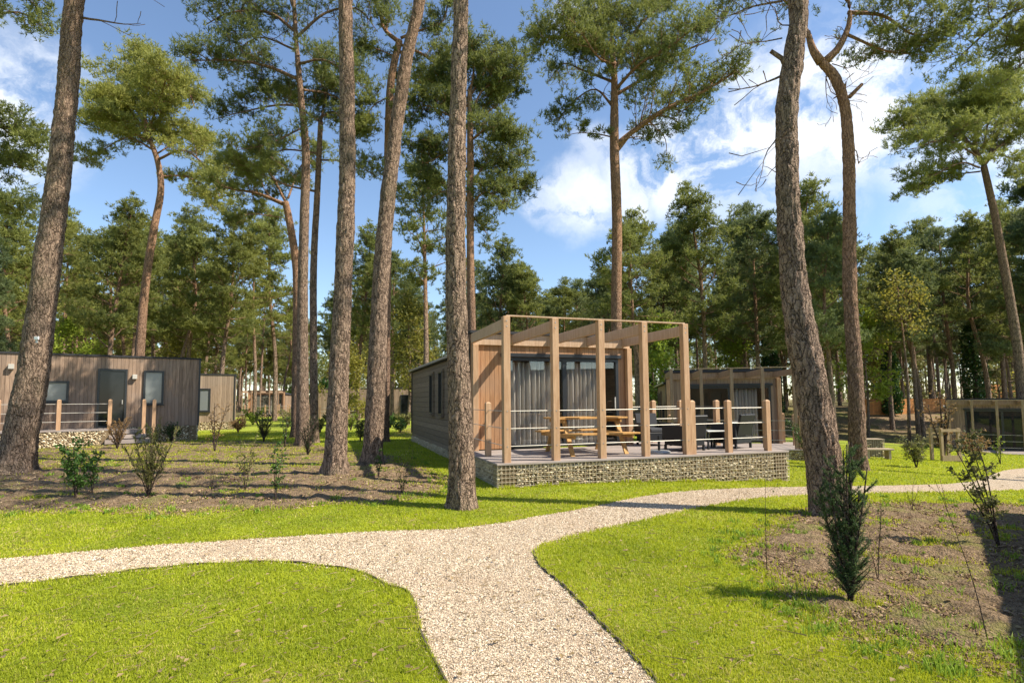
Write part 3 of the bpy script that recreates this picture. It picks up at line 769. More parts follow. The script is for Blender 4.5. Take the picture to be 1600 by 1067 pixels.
SKY = [(-200, 230), (0, 255), (60, 265), (180, 260), (300, 290), (420, 265), (520, 290), (600, 340), (650, 400), (700, 430), (740, 370), (800, 370), (850, 405), (930, 410), (960, 330), (1000, 295),
       (1050, 300), (1095, 262), (1150, 330), (1200, 262), (1270, 225), (1330, 255), (1400, 305), (1480, 335), (1560, 285), (1600, 255), (1800, 250)]
def skyline(px): return np.interp(px, [a for a, b in SKY], [b for a, b in SKY])
def place_tree(px, Y, H, kind_i, mn, label, group, rz=None, name='pine_tree', wide=1.0):
    x = (px - 800) / F * Y; z = gz(x, Y)
    k, tm, cr = PROT[kind_i]
    root = empty(name, (x, Y, z), rng.uniform(0, 6.28) if rz is None else rz, label, 'tree', group)
    s = H / 16.8; root.scale = (s * wide, s * wide, s)
    link('trunk', tm, root); link('crown', cr[mn], root)
    return root
def forest():
    # trees one can tell apart in the second row
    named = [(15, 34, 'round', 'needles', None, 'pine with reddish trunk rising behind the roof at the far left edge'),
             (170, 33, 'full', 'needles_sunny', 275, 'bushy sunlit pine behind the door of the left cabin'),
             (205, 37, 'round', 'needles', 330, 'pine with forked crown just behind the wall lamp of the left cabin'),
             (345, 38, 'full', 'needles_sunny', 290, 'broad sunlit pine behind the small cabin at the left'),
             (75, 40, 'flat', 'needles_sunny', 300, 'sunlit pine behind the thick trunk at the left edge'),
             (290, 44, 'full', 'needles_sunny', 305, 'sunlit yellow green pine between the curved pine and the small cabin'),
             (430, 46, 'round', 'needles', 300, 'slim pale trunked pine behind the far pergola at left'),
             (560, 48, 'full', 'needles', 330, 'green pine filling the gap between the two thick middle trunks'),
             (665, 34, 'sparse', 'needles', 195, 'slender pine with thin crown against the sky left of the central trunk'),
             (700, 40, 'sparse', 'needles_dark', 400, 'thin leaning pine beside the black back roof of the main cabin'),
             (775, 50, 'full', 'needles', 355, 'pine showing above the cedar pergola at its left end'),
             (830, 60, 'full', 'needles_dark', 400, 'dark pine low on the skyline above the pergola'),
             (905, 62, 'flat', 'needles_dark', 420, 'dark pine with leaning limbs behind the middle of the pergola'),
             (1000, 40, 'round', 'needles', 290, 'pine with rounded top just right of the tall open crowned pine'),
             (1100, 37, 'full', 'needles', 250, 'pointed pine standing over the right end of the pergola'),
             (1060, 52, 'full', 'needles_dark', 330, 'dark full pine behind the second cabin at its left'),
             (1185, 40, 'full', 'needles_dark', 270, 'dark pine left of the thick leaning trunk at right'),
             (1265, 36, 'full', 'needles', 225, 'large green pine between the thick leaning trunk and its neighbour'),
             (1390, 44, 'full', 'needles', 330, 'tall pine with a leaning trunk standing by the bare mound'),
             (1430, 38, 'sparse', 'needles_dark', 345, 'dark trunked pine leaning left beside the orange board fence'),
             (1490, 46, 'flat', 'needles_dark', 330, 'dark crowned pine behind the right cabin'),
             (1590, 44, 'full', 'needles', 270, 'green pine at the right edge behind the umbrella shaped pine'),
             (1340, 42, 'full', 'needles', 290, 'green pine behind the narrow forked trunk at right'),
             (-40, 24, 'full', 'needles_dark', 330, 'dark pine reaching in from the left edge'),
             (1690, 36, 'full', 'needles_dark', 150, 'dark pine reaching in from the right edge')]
    for px, Y, k, mn, yt, lab in named:
        H = (624 - (yt if yt else 300)) * Y / F + 1.55
        idx = [i for i, kk in enumerate(KINDS) if kk == k]
        place_tree(px, Y, H, random.choice(idx), mn, lab, None)
    mids = []
    R2 = random.Random(11); taken = [((px - 800) / F * Y, Y) for px, Y, *_ in named]
    houses = [(-16, 25, 8), (-19, 34, 6), (8, 21, 6.5), (26, 32, 7), (-25, 68, 6), (-16, 60, 9)]
    n = 0
    for tries in range(6000):
        if n >= 262: break
        Y = 31 + 92 * R2.random() ** .95; px = R2.uniform(-160, 1760); x = (px - 800) / F * Y
        hmax = (624 - skyline(px)) * Y / F * R2.uniform(.82, 1.03) + 1.5
        H = min(R2.uniform(14.5, 20.5), hmax)
        if H < 12.2: continue
        if Y < 46 and 330 < px < 640 and R2.random() < .6: continue
        dmin = 2.5 if Y < 60 else 2.5
        if any((x - a) ** 2 + (Y - b) ** 2 < dmin ** 2 for a, b in taken): continue
        if any((x - a) ** 2 + (Y - b) ** 2 < c ** 2 for a, b, c in houses): continue
        taken.append((x, Y)); n += 1
        left = px < 620
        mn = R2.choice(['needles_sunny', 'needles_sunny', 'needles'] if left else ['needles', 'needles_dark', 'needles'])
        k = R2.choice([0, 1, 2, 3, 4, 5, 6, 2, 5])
        if Y < 55:
            lab, grp = ('pine in the middle rows of the wood behind the left cabins', 'pines behind the left cabins') if px < 640 else \
                (('pine in the middle rows of the wood behind the main cabin', 'pines behind the main cabin') if px < 1180 else ('pine in the middle rows of the wood beyond the right cabins', 'pines beyond the right cabins'))
        else: lab, grp = 'slim pine far back in the dense wood', 'pines far back in the wood'
        rt = place_tree(px, Y, H, k, mn, lab, grp)
        if Y < 55: mids.append((px, rt))
    ORD = 'leftmost second third fourth fifth sixth seventh eighth ninth tenth eleventh twelfth thirteenth fourteenth fifteenth sixteenth seventeenth eighteenth nineteenth twentieth'.split()
    for grp in {rt['group'] for _, rt in mids}:
        ms = sorted([(px, rt) for px, rt in mids if rt['group'] == grp], key=lambda t: t[0])
        for i, (px, rt) in enumerate(ms):
            rt['label'] = ('leftmost' if i == 0 else ORD[min(i, 19)] + ' from the left') + ' of the middle row ' + grp
forest()

# --- foreground trees, shaped after the photograph
def big_tree(name, label, Y, line, barkm, top_extra=None, disp=.028, nseg=72, hi=1.0, flare=1.35, group=None, extra=None, crown=None, base_z=None, wob_y=.0, cat_='tree', wf=1.0):
    """line: (px, py, width px) from the base up; top_extra: (dx, dz, radius) metres added above the picture"""
    pts, rad = [], []
    for i, (px, py, w) in enumerate(line):
        p = at(px, py, Y + wob_y * math.sin(i * 1.7)); cs = math.cos(math.atan2(abs(px - 800), F))
        pts.append(p); rad.append(w / 2 * Y / F * cs * wf)
    bx, by = pts[0].x, pts[0].y; bz = gz(bx, by) if base_z is None else base_z
    root = empty(name, (bx, by, bz), 0, label, cat_, group)
    P = [p - Vector((bx, by, bz)) for p in pts]
    P = [Vector((P[0].x - (P[1].x - P[0].x) * .05, P[0].y, -.25))] + [Vector((P[0].x, P[0].y, .0 + .02))] + P[1:]
    rad = [rad[0] * flare, rad[0] * (1 + (flare - 1) * .55)] + rad[1:]
    if P[2].z > .9:
        mid = P[1].lerp(P[2], .45 / P[2].z); P.insert(2, mid); rad.insert(2, rad[0] / flare * 1.02)
    if top_extra:
        for dx, dz, r in top_extra: P.append(P[-1] + Vector((dx, 0, dz))); rad.append(r)
    P = np.array([list(p) for p in P]); rad = np.array(rad)
    L = np.sum(np.linalg.norm(np.diff(P, axis=0), axis=1))
    mb = MB(); rings = int(L * 26 * hi)
    C, r = trunk_mesh(P, rad, nseg, rings, disp, mb)
    mbl, cl = MB(), []
    if extra: extra(mbl, C, r, cl, Vector((bx, by, bz)))
    if crown: crown(mbl, C, r, cl)
    if mbl.v:
        off = mb.n; mb.v += mbl.v; mb.q += [q_ + off for q_ in mbl.q]; mb.t += [t_ + off for t_ in mbl.t]; mb.n += mbl.n
    tr = mb.build('trunk', M[barkm], root, smooth=True)
    return root, C, r, cl
def add_crown(root, cl, nt, nb, L, wd, mn, flat=.5):
    FV, FF, rv = foliage([c for c, s in cl], [s for c, s in cl], nt * .44, nb, L, wd * 1.2, flat, .56)
    return link('crown', mesh_np('crown', FV, [FF], M[mn], attr={'rv': rv}), root)
def loc(base, px, py, Y): return np.array(at(px, py, Y) - base)
def fol_branch(mb, cl, pts, r0, csize, nsub, spread=1.0, bare=False, seed=0, twig=6):
    """branch along given local points with random side twigs"""
    P = spline(np.array(pts), 14); n = len(P); mb.tube(P, np.linspace(r0, r0 * .22, n), twig)
    Ltot = np.sum(np.linalg.norm(np.diff(P, axis=0), axis=1))
    for k in range(nsub):
        f = .18 + .82 * (k + rng.uniform(0, .9)) / nsub; i = min(int(f * (n - 1)), n - 2); p = P[i]
        t = unit(P[i + 1] - P[i]); side = unit(np.cross(t, (0, 0, 1)) + rng.normal(0, .5, 3)) * (1 if k % 2 else -1)
        limb(mb, p, t * .6 + side * .8 + np.array([0, 0, rng.uniform(-.2, .5)]), Ltot * .3 * spread * (1.15 - .6 * f) * rng.uniform(.6, 1.3), r0 * .3, .25, 4, None if bare else cl, csize, twig=4)
    if not bare: cl.append((P[-1], csize))

# wide shade crowns above the picture: they only show as shade on the ground and as tips at the top edge
def high_crown(zb=.6, n=22, Rm=3.2, cs=.62, prof='flat'):
    def f(mb, C, r, cl): crown_limbs(mb, C, r, zb, 1, n, Rm, cl, cs, prof, nsub=5)
    return f

# T1 far left thick trunk
root, C, r, cl = big_tree('pine_tree', 'very thick dark leaning pine trunk at the left edge with small white plaque', 12.6,
    [(22, 722, 66), (50, 590, 56), (72, 430, 49), (92, 270, 42), (107, 120, 38), (117, -10, 36)], 'bark_grey',
    [(.25, 3.5, .2), (.1, 4, .13), (0, 2.5, .05)], disp=.034, nseg=96,
    extra=lambda mb, C, r, cl, b: [
        limb(mb, loc(b, 128, 28, 12.6), (1, .1, -.02), 1.35, .03, .05, 4, None, twig=5, wobble=.1),
        limb(mb, loc(b, 130, -30, 12.6), (1, .2, -.42), 1.9, .025, -.05, 8, None, twig=5, wobble=.12),
        limb(mb, loc(b, 124, -60, 12.6), (.9, -.2, -.3), 1.8, .02, .0, 8, None, twig=4, wobble=.15)], crown=high_crown(.62, 20, 3.0), wf=0.95)
add_crown(root, cl, 26, 6, .17, .016, 'needles')
T1 = root
# T4, T5, T6 mid trunks
root, C, r, cl = big_tree('pine_tree', 'straight thick reddish brown pine trunk left of the curved one', 11.2,
    [(524, 736, 42), (529, 600, 37), (537, 430, 34), (543, 250, 31), (542, 120, 29), (541, -10, 27)], 'bark_grey', [(.1, 3.5, .16), (-.2, 4, .1), (0, 2, .05)], crown=high_crown(.66, 16, 2.6), nseg=84, wf=0.85)
add_crown(root, cl, 24, 6, .17, .016, 'needles')
root, C, r, cl = big_tree('pine_tree', 'thick pine trunk that curves right towards the top, left of the central trunk', 13.2,
    [(582, 712, 40), (588, 600, 37), (592, 500, 35), (598, 400, 34), (606, 310, 32), (618, 210, 28), (636, 90, 25), (657, -10, 23)], 'bark_grey', [(.3, 3.5, .15), (.1, 3.5, .1), (0, 2, .05)], crown=high_crown(.66, 18, 2.8), nseg=72, wf=0.78)
add_crown(root, cl, 24, 6, .17, .016, 'needles')
root, C, r, cl = big_tree('pine_tree', 'straight central pine trunk standing on the lawn in front of the main cabin corner', 8.15,
    [(722, 786, 40), (721, 700, 39), (716, 560, 34), (712, 420, 32), (713, 280, 29), (717, 130, 26), (721, -10, 25)], 'bark_grey', [(.1, 4.5, .11), (-.3, 4, .08), (0, 2.5, .04)],
    crown=high_crown(.68, 16, 2.4), disp=.024, nseg=96, flare=1.22)
add_crown(root, cl, 22, 6, .15, .014, 'needles')
# T8 right thick leaning trunk
def t8x(mb, C, r, cl, b):
    Y = 7.9
    P = [loc(b, 1236, 122, Y), loc(b, 1222, 92, Y), loc(b, 1204, 80, Y)]
    mb.tube(P, [.05, .036, .03], 8)
    for (a, e, L_) in (((1222, 118), (1158, 163), 1), ((1222, 2), (1130, 18), 1)):
        p0, p1 = loc(b, *a, Y), loc(b, *e, Y); limb(mb, p0, p1 - p0, np.linalg.norm(p1 - p0), .02, .02, 7, None, twig=5, wobble=.08)
    for (a, e) in (((1225, 190), (1150, 300)), ((1222, 60), (1120, 100)), ((1235, 40), (1130, 60))):
        p0, p1 = loc(b, *a, Y), loc(b, *e, Y); limb(mb, p0, p1 - p0, np.linalg.norm(p1 - p0), .012, -.05, 9, None, twig=4, wobble=.2)
root, C, r, cl = big_tree('pine_tree', 'thick rough pine trunk leaning left, right of the main terrace beside the path', 7.9,
    [(1297, 795, 68), (1284, 700, 66), (1262, 580, 58), (1243, 460, 51), (1232, 330, 45), (1229, 180, 41), (1240, 80, 38), (1246, -10, 36)], 'bark_grey',
    [(-.1, 3.5, .15), (.3, 4.5, .12), (.2, 3, .05)], crown=high_crown(.64, 18, 3.0), extra=t8x, disp=.036, nseg=110, flare=1.12, wf=0.9)
add_crown(root, cl, 24, 6, .17, .015, 'needles')
# T9 forked
def t9x(mb, C, r, cl, b):
    Y = 15.0
    top = loc(b, 1283, 98, Y)
    mb.tube(spline(np.array([top, loc(b, 1270, 78, Y), loc(b, 1262, 50, Y)]), 6), np.linspace(.13, .07, 6), 10)
    fol_branch(mb, cl, [loc(b, 1288, 98, Y), loc(b, 1312, 72, Y), loc(b, 1328, 30, Y), loc(b, 1322, -20, Y)], .12, .5, 3, bare=True, twig=10)
    fol_branch(mb, cl, [loc(b, 1325, 20, Y), loc(b, 1380, 25, Y), loc(b, 1430, 55, Y), loc(b, 1490, 40, Y - .4)], .06, .36, 14)
    fol_branch(mb, cl, [loc(b, 1325, 55, Y), loc(b, 1385, 80, Y), loc(b, 1440, 86, Y)], .045, .34, 10)
    fol_branch(mb, cl, [loc(b, 1322, 0, Y), loc(b, 1370, -25, Y), loc(b, 1450, -30, Y), loc(b, 1520, 5, Y - .5)], .06, .38, 14)
    fol_branch(mb, cl, [loc(b, 1262, 50, Y), loc(b, 1235, 10, Y), loc(b, 1190, -20, Y), loc(b, 1130, 0, Y)], .05, .36, 11)
    fol_branch(mb, cl, [loc(b, 1322, -10, Y), loc(b, 1330, -80, Y), loc(b, 1400, -130, Y)], .07, .5, 12)
    mb.tube([loc(b, 1327, 152, Y), loc(b, 1347, 132, Y)], [.06, .045], 8)
    mb.tube([loc(b, 1320, 140, Y), loc(b, 1322, 128, Y)], [.03, .015], 6)
    for a, e in (((1295, 110), (1258, 175)), ((1310, 150), (1265, 210)), ((1290, 120), (1255, 190)), ((1330, 230), (1395, 250)), ((1300, 100), (1345, 120))):
        p0, p1 = loc(b, *a, Y), loc(b, *e, Y); limb(mb, p0, p1 - p0, np.linalg.norm(p1 - p0) * 1.2, .018, -.1, 7, None, twig=4, wobble=.3)
root, C, r, cl = big_tree('pine_tree', 'narrow pine trunk with forked bent top and broken stub, right of the leaning one', 15.0,
    [(1340, 716, 36), (1337, 600, 31), (1328, 450, 28), (1327, 300, 26), (1322, 180, 23), (1306, 125, 21), (1284, 98, 17)], 'bark_red', None, extra=t9x, nseg=72, disp=.03, flare=1.15, wf=0.82)
add_crown(root, cl, 44, 7, .11, .009, 'needles', .55)
# T7 open crowned pine behind the main cabin
def t7x(mb, C, r, cl, b):
    Y = 23.0; L = lambda px, py, dy=0: loc(b, px, py, Y + dy)
    fb = lambda pts, r0, cs, n: fol_branch(mb, cl, pts, r0, cs, n)
    fb([L(962, 228), L(990, 205), L(1040, 172, -.5), L(1105, 140, -.8), L(1150, 112, -1)], .13, .55, 18)
    fb([L(962, 238), L(1000, 195, .5), L(1060, 160, 1), L(1100, 158, 1.3)], .10, .5, 9)
    fb([L(960, 120), L(935, 75), L(905, 60, -.5), L(860, 62, -.8), L(832, 85, -1)], .09, .55, 14)
    fb([L(958, 120), L(940, 60), L(930, 20), L(925, -20)], .10, .6, 14)
    fb([L(960, 110), L(985, 60), L(1020, 20, .6), L(1060, 0, .9)], .09, .6, 14)
    fb([L(960, 150), L(1010, 120, .8), L(1060, 85, 1.0), L(1120, 60, 1.2)], .09, .6, 15)
    fb([L(960, 170), L(930, 140, .6), L(895, 160, .8), L(872, 190, .8)], .06, .42, 8)
    fb([L(962, 216), L(935, 210), L(905, 208), L(880, 213)], .035, .25, 3)
    fb([L(960, 90), L(955, 30, .5), L(975, -30, .5)], .08, .6, 12)
    fb([L(962, 140), L(1000, 100, -1.2), L(1050, 70, -2.0), L(1090, 40, -2.4)], .08, .6, 13)
    fb([L(962, 130), L(910, 110, 1.2), L(880, 100, 2.0), L(855, 130, 2.2)], .07, .5, 9)
    fb([L(962, 100), L(935, 90, -1.4), L(900, 40, -2.0), L(870, 20, -2.2)], .07, .55, 11)
root, C, r, cl = big_tree('pine_tree', 'tall open crowned pine with orange trunk rising behind the pergola', 23.0,
    [(965, 650, 18), (963, 500, 17), (964, 350, 16), (960, 230, 15), (960, 130, 11), (957, 80, 8)], 'bark_red', None, extra=t7x, nseg=40, hi=.5, disp=.012, flare=1.1)
add_crown(root, cl, 40, 7, .17, .013, 'needles', .5)
# T2 curved brown pine behind the left cabin
def t2x(mb, C, r, cl, b):
    Y = 27.5; L = lambda px, py, dy=0: loc(b, px, py, Y + dy)
    fb = lambda pts, r0, cs, n: fol_branch(mb, cl, pts, r0, cs, n)
    fb([L(232, 215), L(205, 175), L(180, 150, -.8), L(145, 165, -1)], .09, .62, 13)
    fb([L(230, 210), L(225, 160), L(235, 110), L(215, 80)], .09, .65, 15)
    fb([L(232, 215), L(265, 165, .6), L(290, 140, .8), L(305, 170, .8)], .09, .65, 14)
    fb([L(246, 250), L(285, 235, -.6), L(320, 260, -1), L(345, 310, -1)], .07, .55, 13)
    fb([L(240, 235), L(200, 215, .8), L(160, 235, 1), L(125, 250, 1)], .06, .5, 10)
    fb([L(232, 205), L(200, 140, 1.8), L(190, 110, 2.4)], .07, .65, 11)
    fb([L(232, 205), L(255, 140, -1.8), L(260, 110, -2.6)], .07, .65, 12)
    fb([L(248, 275), L(300, 280, 1.4), L(335, 330, 1.8)], .05, .5, 9)
    fb([L(246, 240), L(290, 215, 1), L(325, 225, 1.2)], .05, .55, 10)
    fb([L(236, 215), L(170, 205, .5), L(130, 200, .6)], .05, .55, 10)
    fb([L(236, 225), L(180, 190, -2.0), L(150, 185, -2.6)], .05, .55, 9)
root, C, r, cl = big_tree('pine_tree', 'curved red brown pine with dense sunlit crown behind the left cabin', 27.5,
    [(214, 640, 24), (219, 540, 20), (228, 440, 17), (240, 360, 16), (251, 300, 14), (247, 255, 12), (232, 212, 10)], 'bark_red', None, extra=t2x, nseg=36, hi=.5, disp=.012, flare=1.1, wf=0.82)
add_crown(root, cl, 46, 7, .19, .015, 'needles_sunny', .5)
# T3 pair of trunks with wide see-through crown
def t3x(mb, C, r, cl, b):
    Y = 19.5; L = lambda px, py, dy=0: loc(b, px, py, Y + dy)
    fb = lambda pts, r0, cs, n: fol_branch(mb, cl, pts, r0, cs, n)
    fb([L(468, 125), L(420, 105), L(370, 95, -.6), L(300, 95, -1)], .07, .42, 17)
    fb([L(470, 165), L(430, 165, .6), L(380, 175, .8), L(340, 185, .8)], .05, .4, 12)
    fb([L(462, 50), L(420, 20), L(360, 20, -.6), L(320, 40, -.8)], .07, .45, 15)
    fb([L(462, 60), L(510, 20), L(560, 15, .6), L(590, 50, .8)], .06, .42, 12)
    fb([L(466, 100), L(510, 95, -.8), L(560, 130, -1)], .05, .4, 10)
    fb([L(458, 10), L(440, -40), L(400, -70)], .07, .5, 12)
    fb([L(460, 0), L(490, -50, .5), L(530, -60, .8)], .06, .5, 10)
    fb([L(472, 200), L(420, 225, -1), L(370, 235, -1.4)], .04, .36, 9)
    fb([L(470, 140), L(520, 150, 1.2), L(580, 190, 1.8)], .05, .4, 10)
    fb([L(466, 80), L(400, 60, 1.6), L(340, 110, 2)], .05, .42, 12)
root, C, r, cl = big_tree('pine_tree', 'tall pine with wide see-through crown, left trunk of the close pair', 19.5,
    [(474, 692, 28), (473, 600, 24), (473, 450, 21), (476, 330, 19), (478, 240, 16), (471, 160, 13), (464, 80, 10), (459, 0, 8)], 'bark_grey', [(-.1, 1.8, .05)], extra=t3x, nseg=48, hi=.6, disp=.016, wf=0.8)
add_crown(root, cl, 34, 6, .14, .011, 'needles', .5)
def t3bx(mb, C, r, cl, b):
    Y = 21; L = lambda px, py, dy=0: loc(b, px, py, Y + dy)
    fb = lambda pts, r0, cs, n: fol_branch(mb, cl, pts, r0, cs, n)
    fb([L(500, 185), L(520, 175), L(540, 190), L(585, 215)], .05, .42, 10)
    fb([L(500, 190), L(470, 170), L(430, 150, .8)], .05, .42, 9)
    fb([L(500, 250), L(550, 255), L(610, 290)], .04, .4, 9)
    fb([L(498, 300), L(450, 290), L(400, 270, .5), L(350, 262, .8)], .05, .36, 11)
    fb([L(498, 240), L(440, 235), L(390, 260), L(360, 250)], .04, .36, 10)
    fb([L(500, 200), L(510, 130), L(500, 90)], .05, .42, 10)
root, C, r, cl = big_tree('pine_tree', 'darker pine trunk close behind the right side of the wide crowned pine', 21,
    [(492, 684, 18), (490, 560, 16), (490, 420, 15), (496, 300, 13), (501, 190, 11)], 'bark_grey', None, extra=t3bx, nseg=40, hi=.5, disp=.014, wf=0.75)
add_crown(root, cl, 30, 6, .15, .012, 'needles', .5)
def t3cx(mb, C, r, cl, b):
    Y = 24; L = lambda px, py, dy=0: loc(b, px, py, Y + dy)
    fb = lambda pts, r0, cs, n: fol_branch(mb, cl, pts, r0, cs, n)
    fb([L(446, 320), L(400, 302), L(360, 295), L(330, 285)], .10, .36, 13)
    fb([L(446, 315), L(420, 270), L(380, 250, .8)], .06, .42, 9)
    fb([L(440, 340), L(390, 335), L(355, 350)], .03, .22, 4)
    fb([L(450, 310), L(470, 260, .8), L(500, 230, 1)], .05, .42, 8)
root, C, r, cl = big_tree('pine_tree', 'pine whose sunlit bent limb reaches far left, behind the close pair', 24,
    [(462, 670, 15), (464, 520, 14), (463, 420, 13), (452, 345, 12), (446, 316, 11)], 'bark_red', None, extra=t3cx, nseg=32, hi=.5, disp=.012)
add_crown(root, cl, 32, 6, .17, .014, 'needles', .5)
# T5b reddish trunk behind, big crown between curved and central trunks
def t5x(mb, C, r, cl, b):
    Y = 21; L = lambda px, py, dy=0: loc(b, px, py, Y + dy)
    fb = lambda pts, r0, cs, n: fol_branch(mb, cl, pts, r0, cs, n)
    fb([L(622, 65), L(600, 45), L(590, 10), L(570, -20)], .09, .45, 9)
    fb([L(626, 60), L(650, 50), L(690, 35), L(700, 10)], .06, .45, 10)
    fb([L(626, 70), L(660, 85), L(700, 110), L(740, 90, .4)], .06, .45, 12)
    fb([L(620, 90), L(580, 75), L(560, 90)], .03, .3, 5)
    fb([L(626, 80), L(640, 120, 1), L(690, 140, 1.6)], .05, .45, 9)
    fb([L(610, 150), L(580, 170), L(560, 215)], .03, .34, 6)
root, C, r, cl = big_tree('pine_tree', 'reddish pine trunk showing left of the curved trunk near its top', 21,
    [(600, 690, 17), (603, 500, 15), (606, 300, 14), (608, 180, 13), (612, 120, 12), (624, 64, 11)], 'bark_red', None, extra=t5x, nseg=32, hi=.5, disp=.012)
add_crown(root, cl, 34, 6, .15, .012, 'needles', .5)
def t6x(mb, C, r, cl, b):
    Y = 20; L = lambda px, py, dy=0: loc(b, px, py, Y + dy)
    fb = lambda pts, r0, cs, n: fol_branch(mb, cl, pts, r0, cs, n)
    fb([L(735, 180), L(755, 140), L(785, 125), L(812, 100)], .05, .5, 12)
    fb([L(733, 150), L(740, 110), L(735, 60)], .06, .5, 10)
    fb([L(735, 150), L(770, 95, .8), L(790, 90, 1)], .05, .5, 9)
    fb([L(735, 220), L(770, 200, -.5), L(805, 245, -.8)], .05, .48, 13)
    fb([L(735, 290), L(765, 255, .5), L(800, 290, .8), L(820, 295, .8)], .05, .48, 13)
    fb([L(735, 320), L(760, 300, -.8), L(790, 320, -1)], .04, .42, 9)
    fb([L(735, 260), L(700, 240), L(665, 255), L(640, 240)], .04, .45, 11)
    fb([L(735, 200), L(700, 180), L(660, 165), L(640, 190)], .05, .45, 12)
    fb([L(735, 170), L(700, 140, .8), L(670, 110, 1)], .05, .45, 10)
    fb([L(735, 200), L(775, 165, 1.5), L(800, 150, 2)], .05, .45, 10)
    fb([L(735, 300), L(690, 300, 1), L(650, 330, 1.5)], .04, .4, 9)
    fb([L(735, 340), L(750, 350, .5), L(770, 380, .6)], .03, .35, 6)
root, C, r, cl = big_tree('pine_tree', 'dense crowned pine hidden directly behind the straight central trunk', 20,
    [(740, 690, 16), (738, 560, 14), (735, 400, 12), (735, 250, 11), (734, 140, 8)], 'bark_red', None, extra=t6x, nseg=32, hi=.5, disp=.012)
add_crown(root, cl, 42, 7, .15, .012, 'needles', .52)
# T10 umbrella pine at the right
def t10x(mb, C, r, cl, b):
    Y = 30.5; L = lambda px, py, dy=0: loc(b, px, py, Y + dy)
    fb = lambda pts, r0, cs, n: fol_branch(mb, cl, pts, r0, cs, n)
    fb([L(1535, 255), L(1515, 225), L(1480, 205), L(1440, 195), L(1400, 205, -.5)], .14, .6, 18)
    fb([L(1536, 260), L(1560, 230), L(1600, 205), L(1640, 190)], .12, .6, 14)
    fb([L(1520, 232), L(1480, 180, .8), L(1440, 165, 1.2)], .08, .62, 14)
    fb([L(1525, 230), L(1520, 180, -.8), L(1500, 140, -1.2)], .08, .65, 14)
    fb([L(1545, 245), L(1570, 180, .8), L(1590, 130, 1)], .08, .65, 14)
    fb([L(1530, 262), L(1500, 255, -1), L(1450, 280, -1.6), L(1415, 300, -1.8)], .06, .42, 12)
    fb([L(1532, 268), L(1490, 275, 1), L(1440, 300, 1.4)], .05, .38, 10)
    fb([L(1535, 250), L(1480, 220, -1.8), L(1420, 235, -2.6)], .06, .55, 12)
    fb([L(1535, 240), L(1550, 160, -1.6), L(1560, 120, -2.4)], .06, .65, 12)
    fb([L(1560, 240), L(1610, 260, -1), L(1650, 290, -1)], .05, .5, 9)
root, C, r, cl = big_tree('pine_tree', 'umbrella shaped pine with forked limbs over the right cabin', 30.5,
    [(1602, 660, 27), (1592, 560, 24), (1580, 480, 22), (1566, 400, 20), (1553, 330, 18), (1537, 260, 16)], 'bark_grey', None, extra=t10x, nseg=36, hi=.5, disp=.012, flare=1.1, wf=0.74)
add_crown(root, cl, 40, 7, .21, .016, 'needles', .5)
# boughs reaching in at the left and right edges: trees standing just outside the frame
def edgeL(mb, C, r, cl, b):
    Y = 17; L = lambda px, py, dy=0: loc(b, px, py, Y + dy)
    fb = lambda pts, r0, cs, n: fol_branch(mb, cl, pts, r0, cs, n)
    fb([L(-60, 60), L(-20, 30), L(30, 20), L(80, 50)], .06, .4, 10)
    fb([L(-60, 220), L(-20, 200), L(30, 205), L(55, 230)], .06, .45, 13)
    fb([L(-60, 260), L(-20, 250, .8), L(20, 260, 1), L(50, 265, 1)], .05, .45, 11)
    fb([L(-60, 330), L(-10, 320), L(40, 330)], .05, .42, 10)
    fb([L(-60, 100), L(-90, 40), L(-120, 0)], .06, .5, 8)
root, C, r, cl = big_tree('pine_tree', 'pine outside the left edge whose dark boughs reach into the sky', 17,
    [(-75, 690, 26), (-68, 450, 22), (-62, 250, 16), (-58, 60, 10), (-56, -40, 6)], 'bark_dark', None, extra=edgeL, nseg=28, hi=.4, disp=.0)
add_crown(root, cl, 40, 7, .13, .011, 'needles', .5)
def edgeR(mb, C, r, cl, b):
    Y = 14; L = lambda px, py, dy=0: loc(b, px, py, Y + dy)
    fb = lambda pts, r0, cs, n: fol_branch(mb, cl, pts, r0, cs, n)
    fb([L(1700, -10), L(1640, 0), L(1580, 20), L(1520, 70), L(1480, 110)], .06, .34, 15)
    fb([L(1700, 40), L(1650, 45), L(1600, 60), L(1560, 75)], .05, .34, 11)
    fb([L(1700, 80), L(1660, 80), L(1610, 90), L(1570, 130)], .05, .32, 9)
    fb([L(1700, -60), L(1640, -40), L(1570, -20)], .05, .34, 9)
root, C, r, cl = big_tree('pine_tree', 'pine outside the right edge whose boughs hang into the top corner', 14,
    [(1735, 720, 30), (1725, 500, 26), (1712, 250, 20), (1702, 50, 14), (1700, -80, 10)], 'bark_dark', None, extra=edgeR, nseg=28, hi=.4, disp=.0)
add_crown(root, cl, 40, 7, .10, .008, 'needles', .5)

